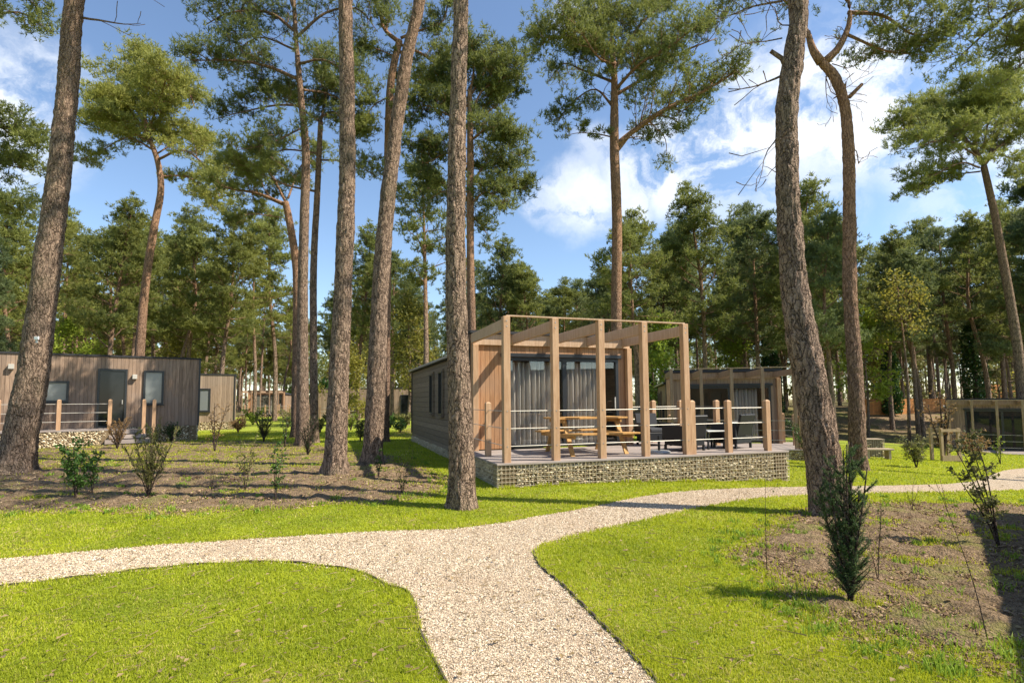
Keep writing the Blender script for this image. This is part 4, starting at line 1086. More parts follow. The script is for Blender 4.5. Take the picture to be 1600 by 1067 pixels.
# broadleaf trees with yellow and fresh green foliage in the wood, ivy-clad trunks
def broadleaf(px, Y, H, Rw, mn, label, n=3500, zb=.35, name='broadleaf_tree', dens=.12):
    x = (px - 800) / F * Y; z = gz(x, Y)
    root = empty(name, (x, Y, z), 0, label, 'tree')
    mb = MB(); C, r = trunk_mesh(np.array([(0, 0, -.2), (.1, 0, H * .4), (-.1, .1, H * .95)]), np.array([.11, .08, .02]), 8, 16, 0, mb)
    cl = []
    crown_limbs(mb, C, r, zb, 1, 16, Rw, cl, .55, 'round', nsub=5, twig=4)
    mb.build('trunk', M['bark_far'], root, smooth=True)
    Cc = np.array([c for c, s in cl]); idx = rng.integers(0, len(Cc), n)
    P = Cc[idx] + rng.normal(0, .28, (n, 3)); s = dens * rng.uniform(.6, 1.2, n)
    A = rng.normal(size=(n, 3)); A /= np.linalg.norm(A, axis=1)[:, None]; B = np.cross(A, rng.normal(size=(n, 3))); B /= np.linalg.norm(B, axis=1)[:, None]
    V = np.stack([P - A * s[:, None], P + B * s[:, None] * .6, P + A * s[:, None], P - B * s[:, None] * .6], 1).reshape(-1, 3)
    link('crown', mesh_np('crown', V, [np.arange(4 * n).reshape(-1, 4)], M[mn], attr={'rv': np.repeat(rng.uniform(0, 1, n), 4)}), root)
    return root
broadleaf(638, 36, 8.2, 1.8, 'yellow_leaf', 'bright yellow green broadleaf tree left of the central trunk')
broadleaf(540, 44, 5.5, 2.4, 'yellow_leaf', 'low yellowish bush tree behind the straight thick trunk', zb=.15)
broadleaf(1415, 36, 10.8, 2.3, 'yellow_leaf', 'tall broadleaf tree with yellow top in the wood at right', zb=.68, n=1500, dens=.10)
broadleaf(1352, 40, 9, 2.4, 'spring_leaf', 'fresh green broadleaf tree behind the narrow forked trunk')
broadleaf(1040, 34, 7.2, 1.1, 'spring_leaf', 'slim light green tree between pergola and second cabin', zb=.1, n=2500)
broadleaf(110, 42, 7.5, 2.6, 'spring_leaf', 'fresh green broadleaf tree behind the left cabin roof', zb=.2)
broadleaf(285, 46, 6.5, 2.6, 'yellow_leaf', 'yellow green low tree behind the right corner of the left cabin', zb=.15)
broadleaf(1150, 48, 7, 2.5, 'spring_leaf', 'green low tree above the second cabin roof', zb=.15)
broadleaf(1260, 52, 7, 3, 'yellow_leaf', 'yellowish low tree behind the thick leaning trunk', zb=.15)
R3 = random.Random(5)
for k in range(34):
    px = R3.uniform(-50, 1650); Y = R3.uniform(58, 100)
    rt = broadleaf(px, Y, R3.uniform(2.5, 5.5), R3.uniform(1.5, 3), R3.choice(['spring_leaf', 'olive_leaf', 'ivy', 'yellow_leaf']), 'low leafy bush deep between the trunks of the wood', n=900, zb=.05, name='woodland_bush', dens=.22)
    rt['group'] = 'low bushes deep in the wood'; rt['category'] = 'bush'

def distant_wood():
    mb = MB(); cl = []
    for k in range(330):
        a = rng.uniform(-1.15, 1.15); Y = rng.uniform(112, 175); x = a * Y; z = gz(x, Y); H = rng.uniform(12, 17)
        if (624 - skyline(800 + a * F)) * Y / F + 1.5 < H: H = (624 - skyline(800 + a * F)) * Y / F
        mb.tube([(x, Y, z), (x + rng.normal(0, .5), Y, z + H * .5), (x + rng.normal(0, .8), Y, z + H)], [.2, .15, .05], 5, cap=False)
        for j in range(13):
            u = rng.uniform(.38, 1.0); cl.append(((x + rng.normal(0, 1.5), Y + rng.normal(0, 1.5), z + H * u), 1.1))
        for j in range(3): cl.append(((x + rng.normal(0, 2.5), Y + rng.normal(0, 2), z + rng.uniform(.5, 2.6)), 1.2))
    FV, FF, rv = foliage([c for c, s in cl], [s for c, s in cl], 16, 5, .5, .07, .6)
    V = np.vstack(mb.v); q = np.vstack(mb.q); n0 = len(V)
    me = mesh_np('distant_woodland', np.vstack([V, FV]), [q, FF + n0], [M['bark_far'], M['needles']], matidx=np.concatenate([np.zeros(len(q)), np.ones(len(FF))]), attr={'rv': np.concatenate([np.zeros(n0), rv])})
    o = link('distant_woodland', me); tag(o, 'far off mass of pine wood closing the view between the trunks', 'woodland', kind='stuff')
distant_wood()
def ivy_tree(px, Y, H, label, rr=.75, top=9.0):
    x = (px - 800) / F * Y; z = gz(x, Y); root = empty('ivy_clad_tree', (x, Y, z), 0, label, 'tree')
    mb = MB(); C, r = trunk_mesh(np.array([(0, 0, -.2), (.1, 0, H * .5), (0, .1, H)]), np.array([.2, .14, .05]), 9, 18, 0, mb); cl = []
    crown_limbs(mb, C, r, .55, 1, 22, 2.6, cl, .6, 'round', nsub=5, twig=4)
    mb.build('trunk', M['bark_dark'], root, smooth=True); add_crown(root, cl, 22, 6, .22, .022, 'needles_dark')
    n = 5200; zz = rng.uniform(.2, top, n); a = rng.uniform(0, 6.28, n); rad = rr * (1 - .5 * (zz / top) ** 3) * (.55 + .5 * rng.uniform(0, 1, n)) * (1 + .25 * np.sin(zz * 2.1 + a * 2))
    P = np.stack([rad * np.cos(a), rad * np.sin(a), zz], 1); s = .09 * rng.uniform(.6, 1.3, n)
    A = rng.normal(size=(n, 3)); A /= np.linalg.norm(A, axis=1)[:, None]; B = np.cross(A, rng.normal(size=(n, 3))); B /= np.linalg.norm(B, axis=1)[:, None]
    V = np.stack([P - A * s[:, None], P + B * s[:, None], P + A * s[:, None], P - B * s[:, None]], 1).reshape(-1, 3)
    link('ivy', mesh_np('ivy', V, [np.arange(4 * n).reshape(-1, 4)], M['ivy'], attr={'rv': np.repeat(rng.uniform(0, 1, n), 4)}), root)
ivy_tree(1522, 46, 14, 'ivy covered trunk above the orange fence behind the right cabin', .95, 8.5)
ivy_tree(1392, 50, 15, 'ivy covered trunk left of the leaning dark pine at the mound', .7, 7.0)
ivy_tree(1205, 46, 15, 'dark ivy covered trunk behind the second cabin roof', .8, 8.0)

# ------------------------------------------------------------------ gabions
def stone_mat():
    m, t, bs, out = mat('gabion_stone')
    a = t.node('ShaderNodeAttribute', attribute_name='rv').outputs['Fac']
    geo = t.node('ShaderNodeTexCoord').outputs['Object']
    c = t.ramp(a, [(0, (.18, .13, .075)), (.2, (.46, .36, .22)), (.6, (.70, .58, .38)), (1, (.88, .80, .60))])
    n = t.noise(geo, 40, 5, .7); c = t.mix(t.maprange(n, .45, .8, 0, .6), c, (.20, .15, .08))
    setin(t, bs, color=c, rough=.9, spec=.15, normal=t.bump(n, .6, .01))
stone_mat()
def gabion(parent, seg, ztop, zbot, name='stone_base', size=.030, wire=True, cellw=.075):
    """seg: list of ((x0,y0),(x1,y1), outward (nx,ny)); zbot: function of local x,y -> z"""
    Cs, ss = [], []; core = MB(); wm = MB()
    for (x0, y0), (x1, y1), (nx, ny) in seg:
        L = math.hypot(x1 - x0, y1 - y0); ux, uy = (x1 - x0) / L, (y1 - y0) / L
        zb = min(zbot(x0, y0), zbot(x1, y1)) - .12; h = ztop - zb
        if h < .08: continue
        core.box(((x0 + x1) / 2 - nx * .20, (y0 + y1) / 2 - ny * .20, (ztop + zb) / 2), (L - .02, .28, h - .01) if abs(ux) > .5 else (.28, L - .02, h - .01))
        nzr = max(2, int(h / (size * 1.15))); nxr = int(L / (size * 1.9))
        for i in range(nzr):
            for j in range(nxr):
                u = (j + .5 * (i % 2) + rng.uniform(-.25, .25)) / nxr * L; u = min(max(u, size * .8), L - size * .8); z = zb + (i + .5 + rng.uniform(-.2, .2)) / nzr * h
                dd = rng.uniform(.03, .065)
                Cs.append((x0 + ux * u - nx * dd, y0 + uy * u - ny * dd, z)); ss.append(size * rng.uniform(.75, 1.25))
        if wire:
            zz = zb
            while zz < ztop - .02:
                a = (x0 + nx * .004, y0 + ny * .004, zz); b = (x1 + nx * .004, y1 + ny * .004, zz); wm.bar(a, b, .007, .007); zz += cellw
            u = 0
            while u <= L: wm.bar((x0 + ux * u + nx * .007, y0 + uy * u + ny * .007, zb), (x0 + ux * u + nx * .007, y0 + uy * u + ny * .007, ztop - .005), .006, .006, up=(ux, uy, 0)); u += cellw
    if not Cs: return None
    C = np.array(Cs); V, Fc, rv = stones(C, np.array(ss), .52, 'ico', aniso=.35, jit=.16)
    n0 = len(V); cv = np.vstack(core.v); cq = np.vstack(core.q)
    me = mesh_np(name, np.vstack([V, cv]), [Fc, cq + n0], M['gabion_stone'], attr={'rv': np.concatenate([rv, np.zeros(len(cv))])})
    o = link(name, me, parent)
    if wire: wm.build('wire_mesh', M['wire'], o)
    return o

# ------------------------------------------------------------------ cabins
def glazing(parent, name, x0, x1, z0, z1, y, ny=-1, frame=.06, glass='glass', sash=None, swap=False):
    """framed opening in the plane y = const (local), facing -y if ny=-1; swap -> plane x = const"""
    f = MB(); d = .07
    def bx(a0, a1, b0, b1, dep, off=0.0):
        c = [(a0 + a1) / 2, y + ny * off, (b0 + b1) / 2]; s = [a1 - a0, dep, b1 - b0]
        if swap: c = [y + ny * off, (a0 + a1) / 2, (b0 + b1) / 2]; s = [dep, a1 - a0, b1 - b0]
        return c, s
    for a0, a1, b0, b1 in ((x0, x0 + frame, z0, z1), (x1 - frame, x1, z0, z1), (x0 + frame, x1 - frame, z1 - frame, z1), (x0 + frame, x1 - frame, z0, z0 + frame)):
        c, s = bx(a0, a1, b0, b1, d, .02); f.box(c, s, bev=.004)
    for sx in (sash or []):
        c, s = bx(sx - frame * .7, sx + frame * .7, z0 + frame, z1 - frame, d * .8, .018); f.box(c, s)
    o = f.build(name, M['black_metal'], parent)
    p = MB(); c, s = bx(x0 + frame * .9, x1 - frame * .9, z0 + frame * .9, z1 - frame * .9, .012, .0); p.box(c, s); p.build('pane', M[glass], o)
    return o
def curtain(parent, x0, x1, z0, z1, y, folds, amp=.035):
    n = folds * 10; xs = np.linspace(x0, x1, n); a = np.linspace(0, folds * 2 * np.pi, n)
    ys = y + amp * np.sin(a + .8 * np.sin(a * .31)) + .01 * np.sin(a * 2.3)
    V = []; 
    for z in (z0, (z0 + z1) / 2, z1): V.append(np.stack([xs + .006 * np.sin(a * 1.7 + z), ys, np.full(n, z)], 1))
    for z in (z1, (z0 + z1) / 2, z0): V.append(np.stack([xs + .006 * np.sin(a * 1.7 + z), ys + .008, np.full(n, z)], 1))
    V = np.vstack(V); q = []
    for r in range(5):
        for i in range(n - 1): q.append((r * n + i, r * n + i + 1, (r + 1) * n + i + 1, (r + 1) * n + i))
    return link('curtain', mesh_np('curtain', V, [np.array(q)], M['curtain'], smooth=True), parent)

def front_cabin(x, y, rz, D, label, tlabel, detail=True, wall='cedar', side='siding', length=9.5, terr_w=6.57, zb=None, chairs=True):
    """cabin with a pergola over its glazed front; local x along the front, y into the house, z world"""
    root = empty('cabin', (x, y, 0), rz, label, 'cabin')
    X0, X1, YW, ZT = .21, 4.29, 2.67, D + 2.66
    cr, sr = math.cos(rz), math.sin(rz)
    def zl(lx, ly): return gz(x + lx * cr - ly * sr, y + lx * sr + ly * cr)
    # walls: front made of pieces round the glazing
    gx0, gx1, gz1 = .95, 3.97, D + 2.13
    w = MB()
    w.box(((X0 + gx0) / 2, YW + .06, (D + ZT) / 2 + .01), (gx0 - X0, .12, ZT - D - .02)); w.box(((gx1 + X1) / 2, YW + .06, (D + ZT) / 2 + .01), (X1 - gx1, .12, ZT - D - .02))
    w.box(((gx0 + gx1) / 2, YW + .06, (gz1 + ZT) / 2), (gx1 - gx0, .12, ZT - gz1)); w.build('front_wall', M[wall], root)
    b = MB(); E = D + 2.30; yb = YW + length
    b.box((X0 + .06, (YW + yb) / 2 + .06, (E + D - .2) / 2), (.12, length - .12, E - D + .2)); b.box((X1 - .06, (YW + yb) / 2 + .06, (E + D - .2) / 2), (.12, length - .12, E - D + .2))
    b.box(((X0 + X1) / 2, yb - .06, (E + D - .2) / 2), (X1 - X0 - .24, .12, E - D + .2)); b.build('side_wall', M[side], root)
    cn = MB()
    for cx in (X0 - .012, X1 + .012):
        cn.box((cx, YW + .17, (D + ZT) / 2 - .1), (.03, .10, ZT - D - .12)); cn.box((cx, yb - .02, (D + E) / 2), (.05, .06, E - D + .18))
    cn.build('corner_trim', M['black_metal'], root)
    # low pitched dark roof
    r_ = MB(); xm = (X0 + X1) / 2; Zr = D + 2.66
    V = []
    for yy in (YW + .125, yb + .12): V += [(X0 - .10, yy, E + .02), (X0 + 1.1, yy, Zr), (X1 - 1.1, yy, Zr), (X1 + .10, yy, E + .02), (X0 - .10, yy, E - .06), (X1 + .10, yy, E - .06)]
    r_.add(V, [(6, 7, 1, 0), (7, 8, 2, 1), (8, 9, 3, 2), (10, 6, 0, 4), (9, 11, 5, 3), (11, 10, 4, 5)], [])
    r_.add(V[:6], [(4, 5, 3, 0), (0, 3, 2, 1)]); r_.add(V[6:], [(0, 3, 5, 4), (1, 2, 3, 0)])
    ro = r_.build('roof', M['roofing'], root)
    pf = MB(); pf.box((xm, YW + .02, ZT + (.035 if detail else .06)), (X1 - X0 + .12, .30, .06 if detail else .11)); pf.build('roof_edge', M['roofing'], ro)
    gt = MB(); gt.box((X0 - .13, (YW + yb) / 2 + .1, E - .0), (.06, length - .2, .06)); gt.build('gutter', M['galvanised'], ro)
    inn = MB(); inn.box((xm, YW + 1.5, D + .02), (X1 - X0 - .3, 2.6, .03)); inn.box((xm, YW + 2.9, D + 1.15), (X1 - X0 - .3, .05, 2.2)); inn.build('interior', M['inside'], root)
    # glazing
    mid = (gx0 + gx1) / 2
    d = glazing(root, 'sliding_door', gx0, gx1, D + .03, gz1, YW + .03, -1, .075, 'glass' if D > -1 else 'glass_dark', [mid + .05])
    hd = MB(); hd.box((gx1 - .12, YW - .045, D + 1.05), (.025, .03, .28)); hd.build('handle', M['steel'], d)
    aw = MB(); aw.box((mid, YW - .05, gz1 + .05), (gx1 - gx0 + .12, .09, .09), bev=.01); aw.build('awning_case', M['black_metal'], root)
    if detail: curtain(root, gx0 + .09, mid - .25, D + .06, gz1 - .1, YW + .18, 9, .075)
    if detail or D > -1: curtain(root, mid + .12, gx1 - .45, D + .06, gz1 - .1, YW + .18, 8, .075)
    # side windows
    for (a0, a1, b0, b1) in ((3.4, 4.6, D + .85, D + 1.45), (5.9, 6.45, D + .72, D + 1.98), (7.4, 7.95, D + .72, D + 1.98)):
        o = glazing(root, 'side_window', YW + a0 - 2.67, YW + a1 - 2.67, b0, b1, X0 - .012, -1, .05, 'glass_dark', swap=True)
        tr = MB(); tr.box((X0 - .05, YW + (a0 + a1) / 2 - 2.67, b0 - .03), (.08, a1 - a0 + .16, .05)); tr.box((X0 - .03, YW + (a0 + a1) / 2 - 2.67, b1 + .03), (.05, a1 - a0 + .16, .05))
        for a in (a0 - .04, a1 + .04): tr.box((X0 - .03, YW + a - 2.67, (b0 + b1) / 2), (.05, .07, b1 - b0 + .008))
        tr.build('window_trim', M[side], o)
    # pergola
    xs = [X0 + .97 * k for k in range(5)]
    for px_ in xs:
        p = MB(); p.box((px_, .13, (D + ZT) / 2), (.132 if detail else .10, .132 if detail else .10, ZT - D + .03), bev=.006); p_obj = p.build('pergola_post', M['larch_post' if detail else 'post_grey'], root)
        bm = MB(); bm.box((px_, (.206 + YW - .07) / 2, ZT - .12), (.07, YW - .206 - .07, .21), bev=.004); bm.build('pergola_beam', M['larch_beam' if detail else 'post_grey'], root)
        if detail:
            bo = MB()
            for zz in (ZT - .07, ZT - .17, D + .29, D + .61, D + .93): bo.tube([(px_, .058, zz), (px_, .066, zz)], .011, 8)
            bo.build('bolts', M['galvanised'], p_obj)
    for px_ in (X0 + .06, X1 - .06):
        p = MB(); p.box((px_, YW - .07, (D + ZT) / 2 - .13), (.13, .12, ZT - D - .26), bev=.006); p.build('pergola_post', M['larch_post'], root)
    tb = MB(); tb.bar((X0, .13, ZT + .028), (xs[-1], .13, ZT + .028), .10, .024); tb.build('top_rail', M['larch_beam'], root)
    lg = MB(); lg.box((xm, YW - .035, ZT - .13), (X1 - X0 - .02, .06, .25)); lg.build('fascia_board', M['larch_beam' if detail else 'post_grey'], root)
    # plinth under the house
    gabion(root, [((X0 - .03, yb), (X0 - .03, 3.45), (-1, 0))], D - .21, zl, 'stone_plinth', wire=detail)
    # terrace
    t_ = empty('terrace', (x, y, 0), rz, tlabel, 'terrace')
    dk = MB(); TW, TD = terr_w, 3.4
    nb = 23
    for k in range(nb):
        y0 = -.015 + k * TD / nb; wdt = TD / nb - .006
        if y0 + wdt < YW - .02: dk.box((TW / 2, y0 + wdt / 2, D - .018), (TW + .03, wdt, .035), bev=.003)
        else: dk.box(((X1 + TW) / 2 + .02, y0 + wdt / 2, D - .018), (TW - X1 - .02, wdt, .035), bev=.003)
    dk.build('deck_boards', M['deck'], t_)
    ub = MB(); ub.box((TW / 2, 1.3, D - .075), (TW - .1, 2.5, .07)); ub.build('deck_frame', M['inside'], t_)
    gabion(t_, [((0, 0), (TW, 0), (0, -1)), ((0, 3.4), (0, 0), (-1, 0)), ((TW, 0), (TW, 3.4), (1, 0))], D - .04, zl, 'stone_base', wire=detail)
    def rp(px_, py_):
        p = MB(); p.post(px_, py_, D, D + 1.1, .11); p.build('railing_post', M['larch_post'], t_)
    front = [(xs[-1] + .13, .13), (5.13, .13), (TW - .42, .13)]
    back = [(TW - .42, 1.75), (TW - .42, 3.2), (5.3, 3.2)]
    leftp = [(X0, 1.35)]
    for p in front + back + leftp: rp(*p)
    rl = MB()
    for h in (.29, .61, .93):
        z = D + h
        rl.tube([(X0, .13, z), (TW - .42, .13, z)], .0075, 6); rl.tube([(TW - .42, .13, z), (TW - .42, 3.2, z)], .0075, 6); rl.tube([(TW - .42, 3.2, z), (X1 + .05, 3.2, z)], .0075, 6)
        rl.tube([(X0, .13, z), (X0, YW - .1, z)], .0075, 6)
    rl.build('rails', M['steel'], t_)
    return root, t_
MAIN = (-.27, 9.8, R(18.5))
DM = .43
front_cabin(*MAIN[:2], MAIN[2], DM, 'nearest cabin with cedar front, five post pergola and grey boarded side', 'raised deck terrace on wire caged stones in front of the nearest cabin')
def HL(u, v, z=0.0):
    c, s = math.cos(MAIN[2]), math.sin(MAIN[2]); return (MAIN[0] + u * c - v * s, MAIN[1] + u * s + v * c, z)
# second cabin on the right
p = at(1047, 700, 18.6)
front_cabin(p.x - .1, p.y, R(-12), -.10, 'second cabin seen past the right end of the main terrace', 'terrace with stone base of the second cabin', detail=False, wall='weathered_pale', side='weathered_pale', length=6, terr_w=4.9)
p = at(1480, 700, 29.0)
front_cabin(p.x - .1, p.y, R(-38), -1.30, 'low lying cabin at the right edge with dark framed glass', 'terrace of the low lying cabin at the right edge', detail=False, wall='weathered', side='weathered', length=6, terr_w=6.5)
# far pergola cabin at left
p = at(374, 648, 62)
front_cabin(p.x, p.y, R(12), .25, 'distant cabin with pergola, seen between the small left cabin and the trunks', 'terrace of the distant pergola cabin', detail=False, wall='cedar', side='weathered_pale', length=6, terr_w=8)

def side_cabin(p0, p1, D, H, label, features, depth=4.2, wall='weathered', gab=True, detail=True):
    """long wall from p0 to p1 (world xy) seen broadside"""
    dx, dy = p1[0] - p0[0], p1[1] - p0[1]; L = math.hypot(dx, dy); rz = math.atan2(dy, dx)
    root = empty('cabin', (p0[0], p0[1], 0), rz, label, 'cabin')
    w = MB(); w.box((L / 2, depth / 2, D + H / 2), (L, depth, H)); w.build('wall', M[wall], root)
    r_ = MB(); r_.box((L / 2, depth / 2, D + H + .03), (L + .08, depth + .08, .07)); r_.build('roof', M['roofing'], root)
    cn = MB(); cn.box((L + .005, -.005, D + H / 2), (.06, .06, H)); cn.build('corner_trim', M['black_metal'], root)
    for f in features:
        k = f[0]
        if k in ('window', 'door'):
            o = glazing(root, k, f[1], f[2], D + f[3], D + f[4], -.02, -1, .075 if detail else .1, f[5] if len(f) > 5 else 'blind')
            if k == 'window':
                sl = MB(); sl.box(((f[1] + f[2]) / 2, -.07, D + f[3] - .015), (f[2] - f[1] + .06, .1, .03)); sl.build('sill', M['black_metal'], o)
            else:
                hd = MB(); hd.box((f[2] - .14, -.09, D + 1.0), (.03, .05, .16)); hd.build('handle', M['steel'], o)
        if k == 'lamp':
            lm = MB(); lm.box((f[1], -.09, D + f[2]), (.16, .16, .18), bev=.01); o = lm.build('wall_lamp', M['steel'], root)
            bb = MB(); bb.box((f[1], -.005 - .02, D + f[2]), (.09, .04, .09)); bb.build('bracket', M['black_metal'], o)
    cr, sr = math.cos(rz), math.sin(rz)
    zl = lambda lx, ly: gz(p0[0] + lx * cr - ly * sr, p0[1] + lx * sr + ly * cr)
    if gab: gabion(root, [((0, -.02), (L, -.02), (0, -1)), ((L + .02, -.02), (L + .02, depth), (1, 0))], D + .0, zl, 'stone_plinth', wire=False, size=.04)
    return root, rz, L, zl
# left cabin
DL = .62
c0 = (-24.2, 15.2); c1 = (-13.35, 23.2)
Lc = math.hypot(c1[0] - c0[0], c1[1] - c0[1])
side_cabin(c0, c1, DL, 2.78, 'dark weathered timber cabin at the left with glazed door and wall lamp',
           [('window', Lc - 5.5, Lc - 4.3, 1.0, 1.8), ('door', Lc - 3.45, Lc - 2.5, .0, 2.3, 'glass_dark'), ('lamp', Lc - 2.27, 2.0), ('window', Lc - 1.97, Lc - 1.27, .88, 2.26), ('lamp', Lc - 5.95, 2.3)])
def left_terrace():
    dx, dy = c1[0] - c0[0], c1[1] - c0[1]; rz = math.atan2(dy, dx); L = Lc
    t_ = empty('terrace', (c0[0], c0[1], 0), rz, 'railed stone based terrace along the left cabin', 'terrace')
    cr, sr = math.cos(rz), math.sin(rz); zl = lambda lx, ly: gz(c0[0] + lx * cr - ly * sr, c0[1] + lx * sr + ly * cr)
    x1 = L - 2.9; dp = 1.2
    d = MB(); d.box(((0 + x1) / 2, -dp / 2 - .03, DL - .03), (x1, dp - .06, .05)); d.build('deck_boards', M['deck'], t_)
    gabion(t_, [((0, -dp), (x1, -dp), (0, -1)), ((x1, -dp), (x1, -.06), (1, 0))], DL - .06, zl, 'stone_base', wire=False, size=.04)
    s = MB()
    for k in range(3): s.box((x1 + .46, -.62 - k * .0, DL - .12 - k * .18), (.9 + k * .25, 1.1 + k * .3, .14))
    s.build('steps', M['deck'], t_)
    posts = [1.2, 3.0, 4.6, L - 7.7, L - 6.1, L - 4.5, x1 - .12]
    for k, a in enumerate(posts):
        p = MB(); p.post(a, -dp + .1, DL - .01, DL + 1.1, .12); p.build('railing_post', M['larch_post'], t_)
    for a in (L - 1.95, L - 1.62):
        p = MB(); p.post(a, -dp + .3, .2, DL + 1.1, .12); p.build('railing_post', M['larch_post'], t_)
    p = MB(); p.post(x1 - .12, -.25, DL - .01, DL + 1.1, .12); p.build('railing_post', M['larch_post'], t_)
    rl = MB()
    for h in (.29, .61, .93):
        rl.tube([(.5, -dp + .1, DL + h), (x1 - .12, -dp + .1, DL + h)], .011, 6); rl.tube([(x1 - .12, -dp + .1, DL + h), (x1 - .12, -.25, DL + h)], .011, 6)
    rl.build('rails', M['steel'], t_)
left_terrace()
a_, b_ = at(296, 640, 31.5), at(366, 640, 32.5)
side_cabin((a_.x, a_.y), (b_.x, b_.y), .45, 2.75, 'small timber cabin just behind the right corner of the left cabin', [('window', .45, 1.05, .6, 1.95)], wall='weathered_pale', depth=4)
a_, b_ = at(497, 640, 54), at(640, 640, 56)
side_cabin((a_.x, a_.y), (b_.x, b_.y), .15, 2.75, 'distant grey timber cabin seen between the thick middle trunks', [('window', 3.0, 4.0, .5, 1.9, 'glass_dark'), ('door', 8.0, 9.2, .0, 2.1, 'glass_dark'), ('lamp', 9.5, 1.6)], wall='weathered_pale', depth=4, detail=False)
# railing in front of the distant cabins
def far_rail(p0, p1, z, n, label):
    root = empty('railing', (p0[0], p0[1], 0), math.atan2(p1[1] - p0[1], p1[0] - p0[0]), label, 'railing'); L = math.hypot(p1[0] - p0[0], p1[1] - p0[1])
    for k in range(n):
        p = MB(); p.post(L * k / (n - 1), 0, -.1, z + 1.1, .12); p.build('post', M['larch_post'], root)
    r_ = MB()
    for h in (.3, .6, .93): r_.tube([(0, 0, z + h), (L, 0, z + h)], .014, 5)
    r_.build('rails', M['steel'], root)
a_, b_ = at(500, 645, 50), at(590, 645, 51); far_rail((a_.x, a_.y), (b_.x, b_.y), .1, 5, 'distant post railing in front of the grey cabin between the trunks')
a_, b_ = at(395, 645, 57), at(490, 645, 58); far_rail((a_.x, a_.y), (b_.x, b_.y), .2, 6, 'distant post railing right of the far pergola')

# cabin just outside the frame on the right: its shade falls on the near bed
def outside_cabin():
    A = Vector((10.2, 8.35)); d = Vector((-3.73, -4.56)).normalized(); n = Vector((-d.y, d.x)); 
    if n.x < 0: n = -n
    B = A + d * 9.0
    rz = math.atan2(-d.y, -d.x)
    root = empty('cabin', (B.x, B.y, 0), rz, 'timber cabin standing beyond the right edge, shading the near bed', 'cabin')
    L = 9.0; w = MB(); w.box((L / 2, -2.5, 1.3), (L, 5, 3.0)); w.build('wall', M['weathered'], root)
    r_ = MB(); r_.box((L / 2, -2.5, 2.83), (L + .1, 5.1, .07)); r_.build('roof', M['roofing'], root)
    glazing(root, 'window', 2.5, 4.2, .9, 2.0, .02, 1, .07, 'glass_dark')
outside_cabin()

# ------------------------------------------------------------------ terrace furniture
def picnic():
    root = empty('picnic_table', HL(2.35, 1.25, DM), MAIN[2] + R(2), 'orange pine picnic table with benches on the main terrace', 'picnic table')
    L = 1.65
    for i in range(5):
        b = MB(); b.box((0, -.30 + i * .15, .745), (L, .138, .035), bev=.004); b.build('top_board', M['pine_orange'], root)
    for s in (-1, 1):
        b = MB(); b.box((0, s * .70 - .07, .44), (L, .13, .035), bev=.004); b.box((0, s * .70 + .07, .44), (L, .13, .035), bev=.004); b.build('bench', M['pine_orange'], root)
    for s in (-1, 1):
        for t_ in (-1, 1):
            b = MB(); b.bar((s * .62, t_ * .62, 0), (s * .62, t_ * .22, .725), .04, .09, up=(1, 0, 0)); b.build('leg', M['pine_orange'], root)
        b = MB(); b.box((s * .665, 0, .395), (.035, 1.62, .09)); b.box((s * .665, 0, .69), (.035, .70, .07)); b.build('cross_bar', M['pine_orange'], root)
picnic()
def armchair(u, v, rz, label):
    root = empty('lounge_chair', HL(u, v, DM), MAIN[2] + rz, label, 'chair', 'dark lounge chairs on the terrace')
    # local: faces +y, back at -y
    s = MB(); s.box((0, 0, .22), (.62, .60, .22), bev=.015); s.build('seat_base', M['dark_plastic'], root)
    c = MB(); c.box((0, .03, .375), (.52, .54, .09), bev=.03); c.build('cushion', M['cloth_dark'], root)
    m_ = Matrix.Rotation(R(14), 3, 'X')
    b = MB(); b.box((0, -.34, .53), (.60, .06, .50), m=m_, bev=.02); b.build('backrest', M['dark_plastic'], root)
    for s_ in (-1, 1):
        a = MB(); a.box((s_ * .33, 0, .38), (.07, .62, .34), bev=.012); a.build('armrest', M['dark_plastic'], root)
        for t_ in (-1, 1):
            l = MB(); l.box((s_ * .30, t_ * .27, .06), (.045, .045, .12)); l.build('leg', M['dark_plastic'], root)
    return root
armchair(4.62, .95, R(8), 'dark lounge chair with low back beside the last pergola post')
ch2 = armchair(6.0, 1.05, R(18), 'dark lounge chair draped with a white towel by the corner post')
armchair(4.75, 2.35, R(178), 'dark lounge chair half hidden behind the last pergola post')
tw = MB(); xs = np.linspace(-.2, .2, 6)
prof = [(.24, .422), (.0, .428), (-.18, .43)]
for s_ in (0,):
    tw.box((.0, .08, .432), (.40, .40, .02), bev=.008); tw.box((.375, .08, .34), (.014, .36, .46), bev=.004); tw.box((.30, .08, .562), (.16, .36, .016), bev=.004)
o = tw.build('towel', M['cloth_white']); o.location = ch2.location; o.rotation_euler = ch2.rotation_euler
tag(o, 'white towel draped over the right lounge chair', 'towel')
def low_table():
    root = empty('side_table', HL(5.38, 1.05, DM), MAIN[2], 'low dark side table between the lounge chairs', 'table')
    a = MB(); a.box((0, 0, .40), (.50, .50, .03), bev=.005); a.build('table_top', M['galvanised'], root)
    for sx in (-1, 1):
        for sy in (-1, 1):
            l = MB(); l.box((sx * .21, sy * .21, .19), (.035, .035, .385)); l.build('leg', M['dark_plastic'], root)
low_table()
def parasol_base():
    root = empty('parasol_base', HL(3.75, .62, DM), 0, 'round dark parasol foot with short tube near the fourth post', 'parasol base')
    a = MB(); a.tube([(0, 0, 0), (0, 0, .03), (0, 0, .055)], [.24, .24, .19], 28); a.build('foot', M['galvanised'], root, smooth=False)
    b = MB(); b.tube([(0, 0, .05), (0, 0, .36)], .028, 12); b.build('tube', M['dark_plastic'], root)
parasol_base()

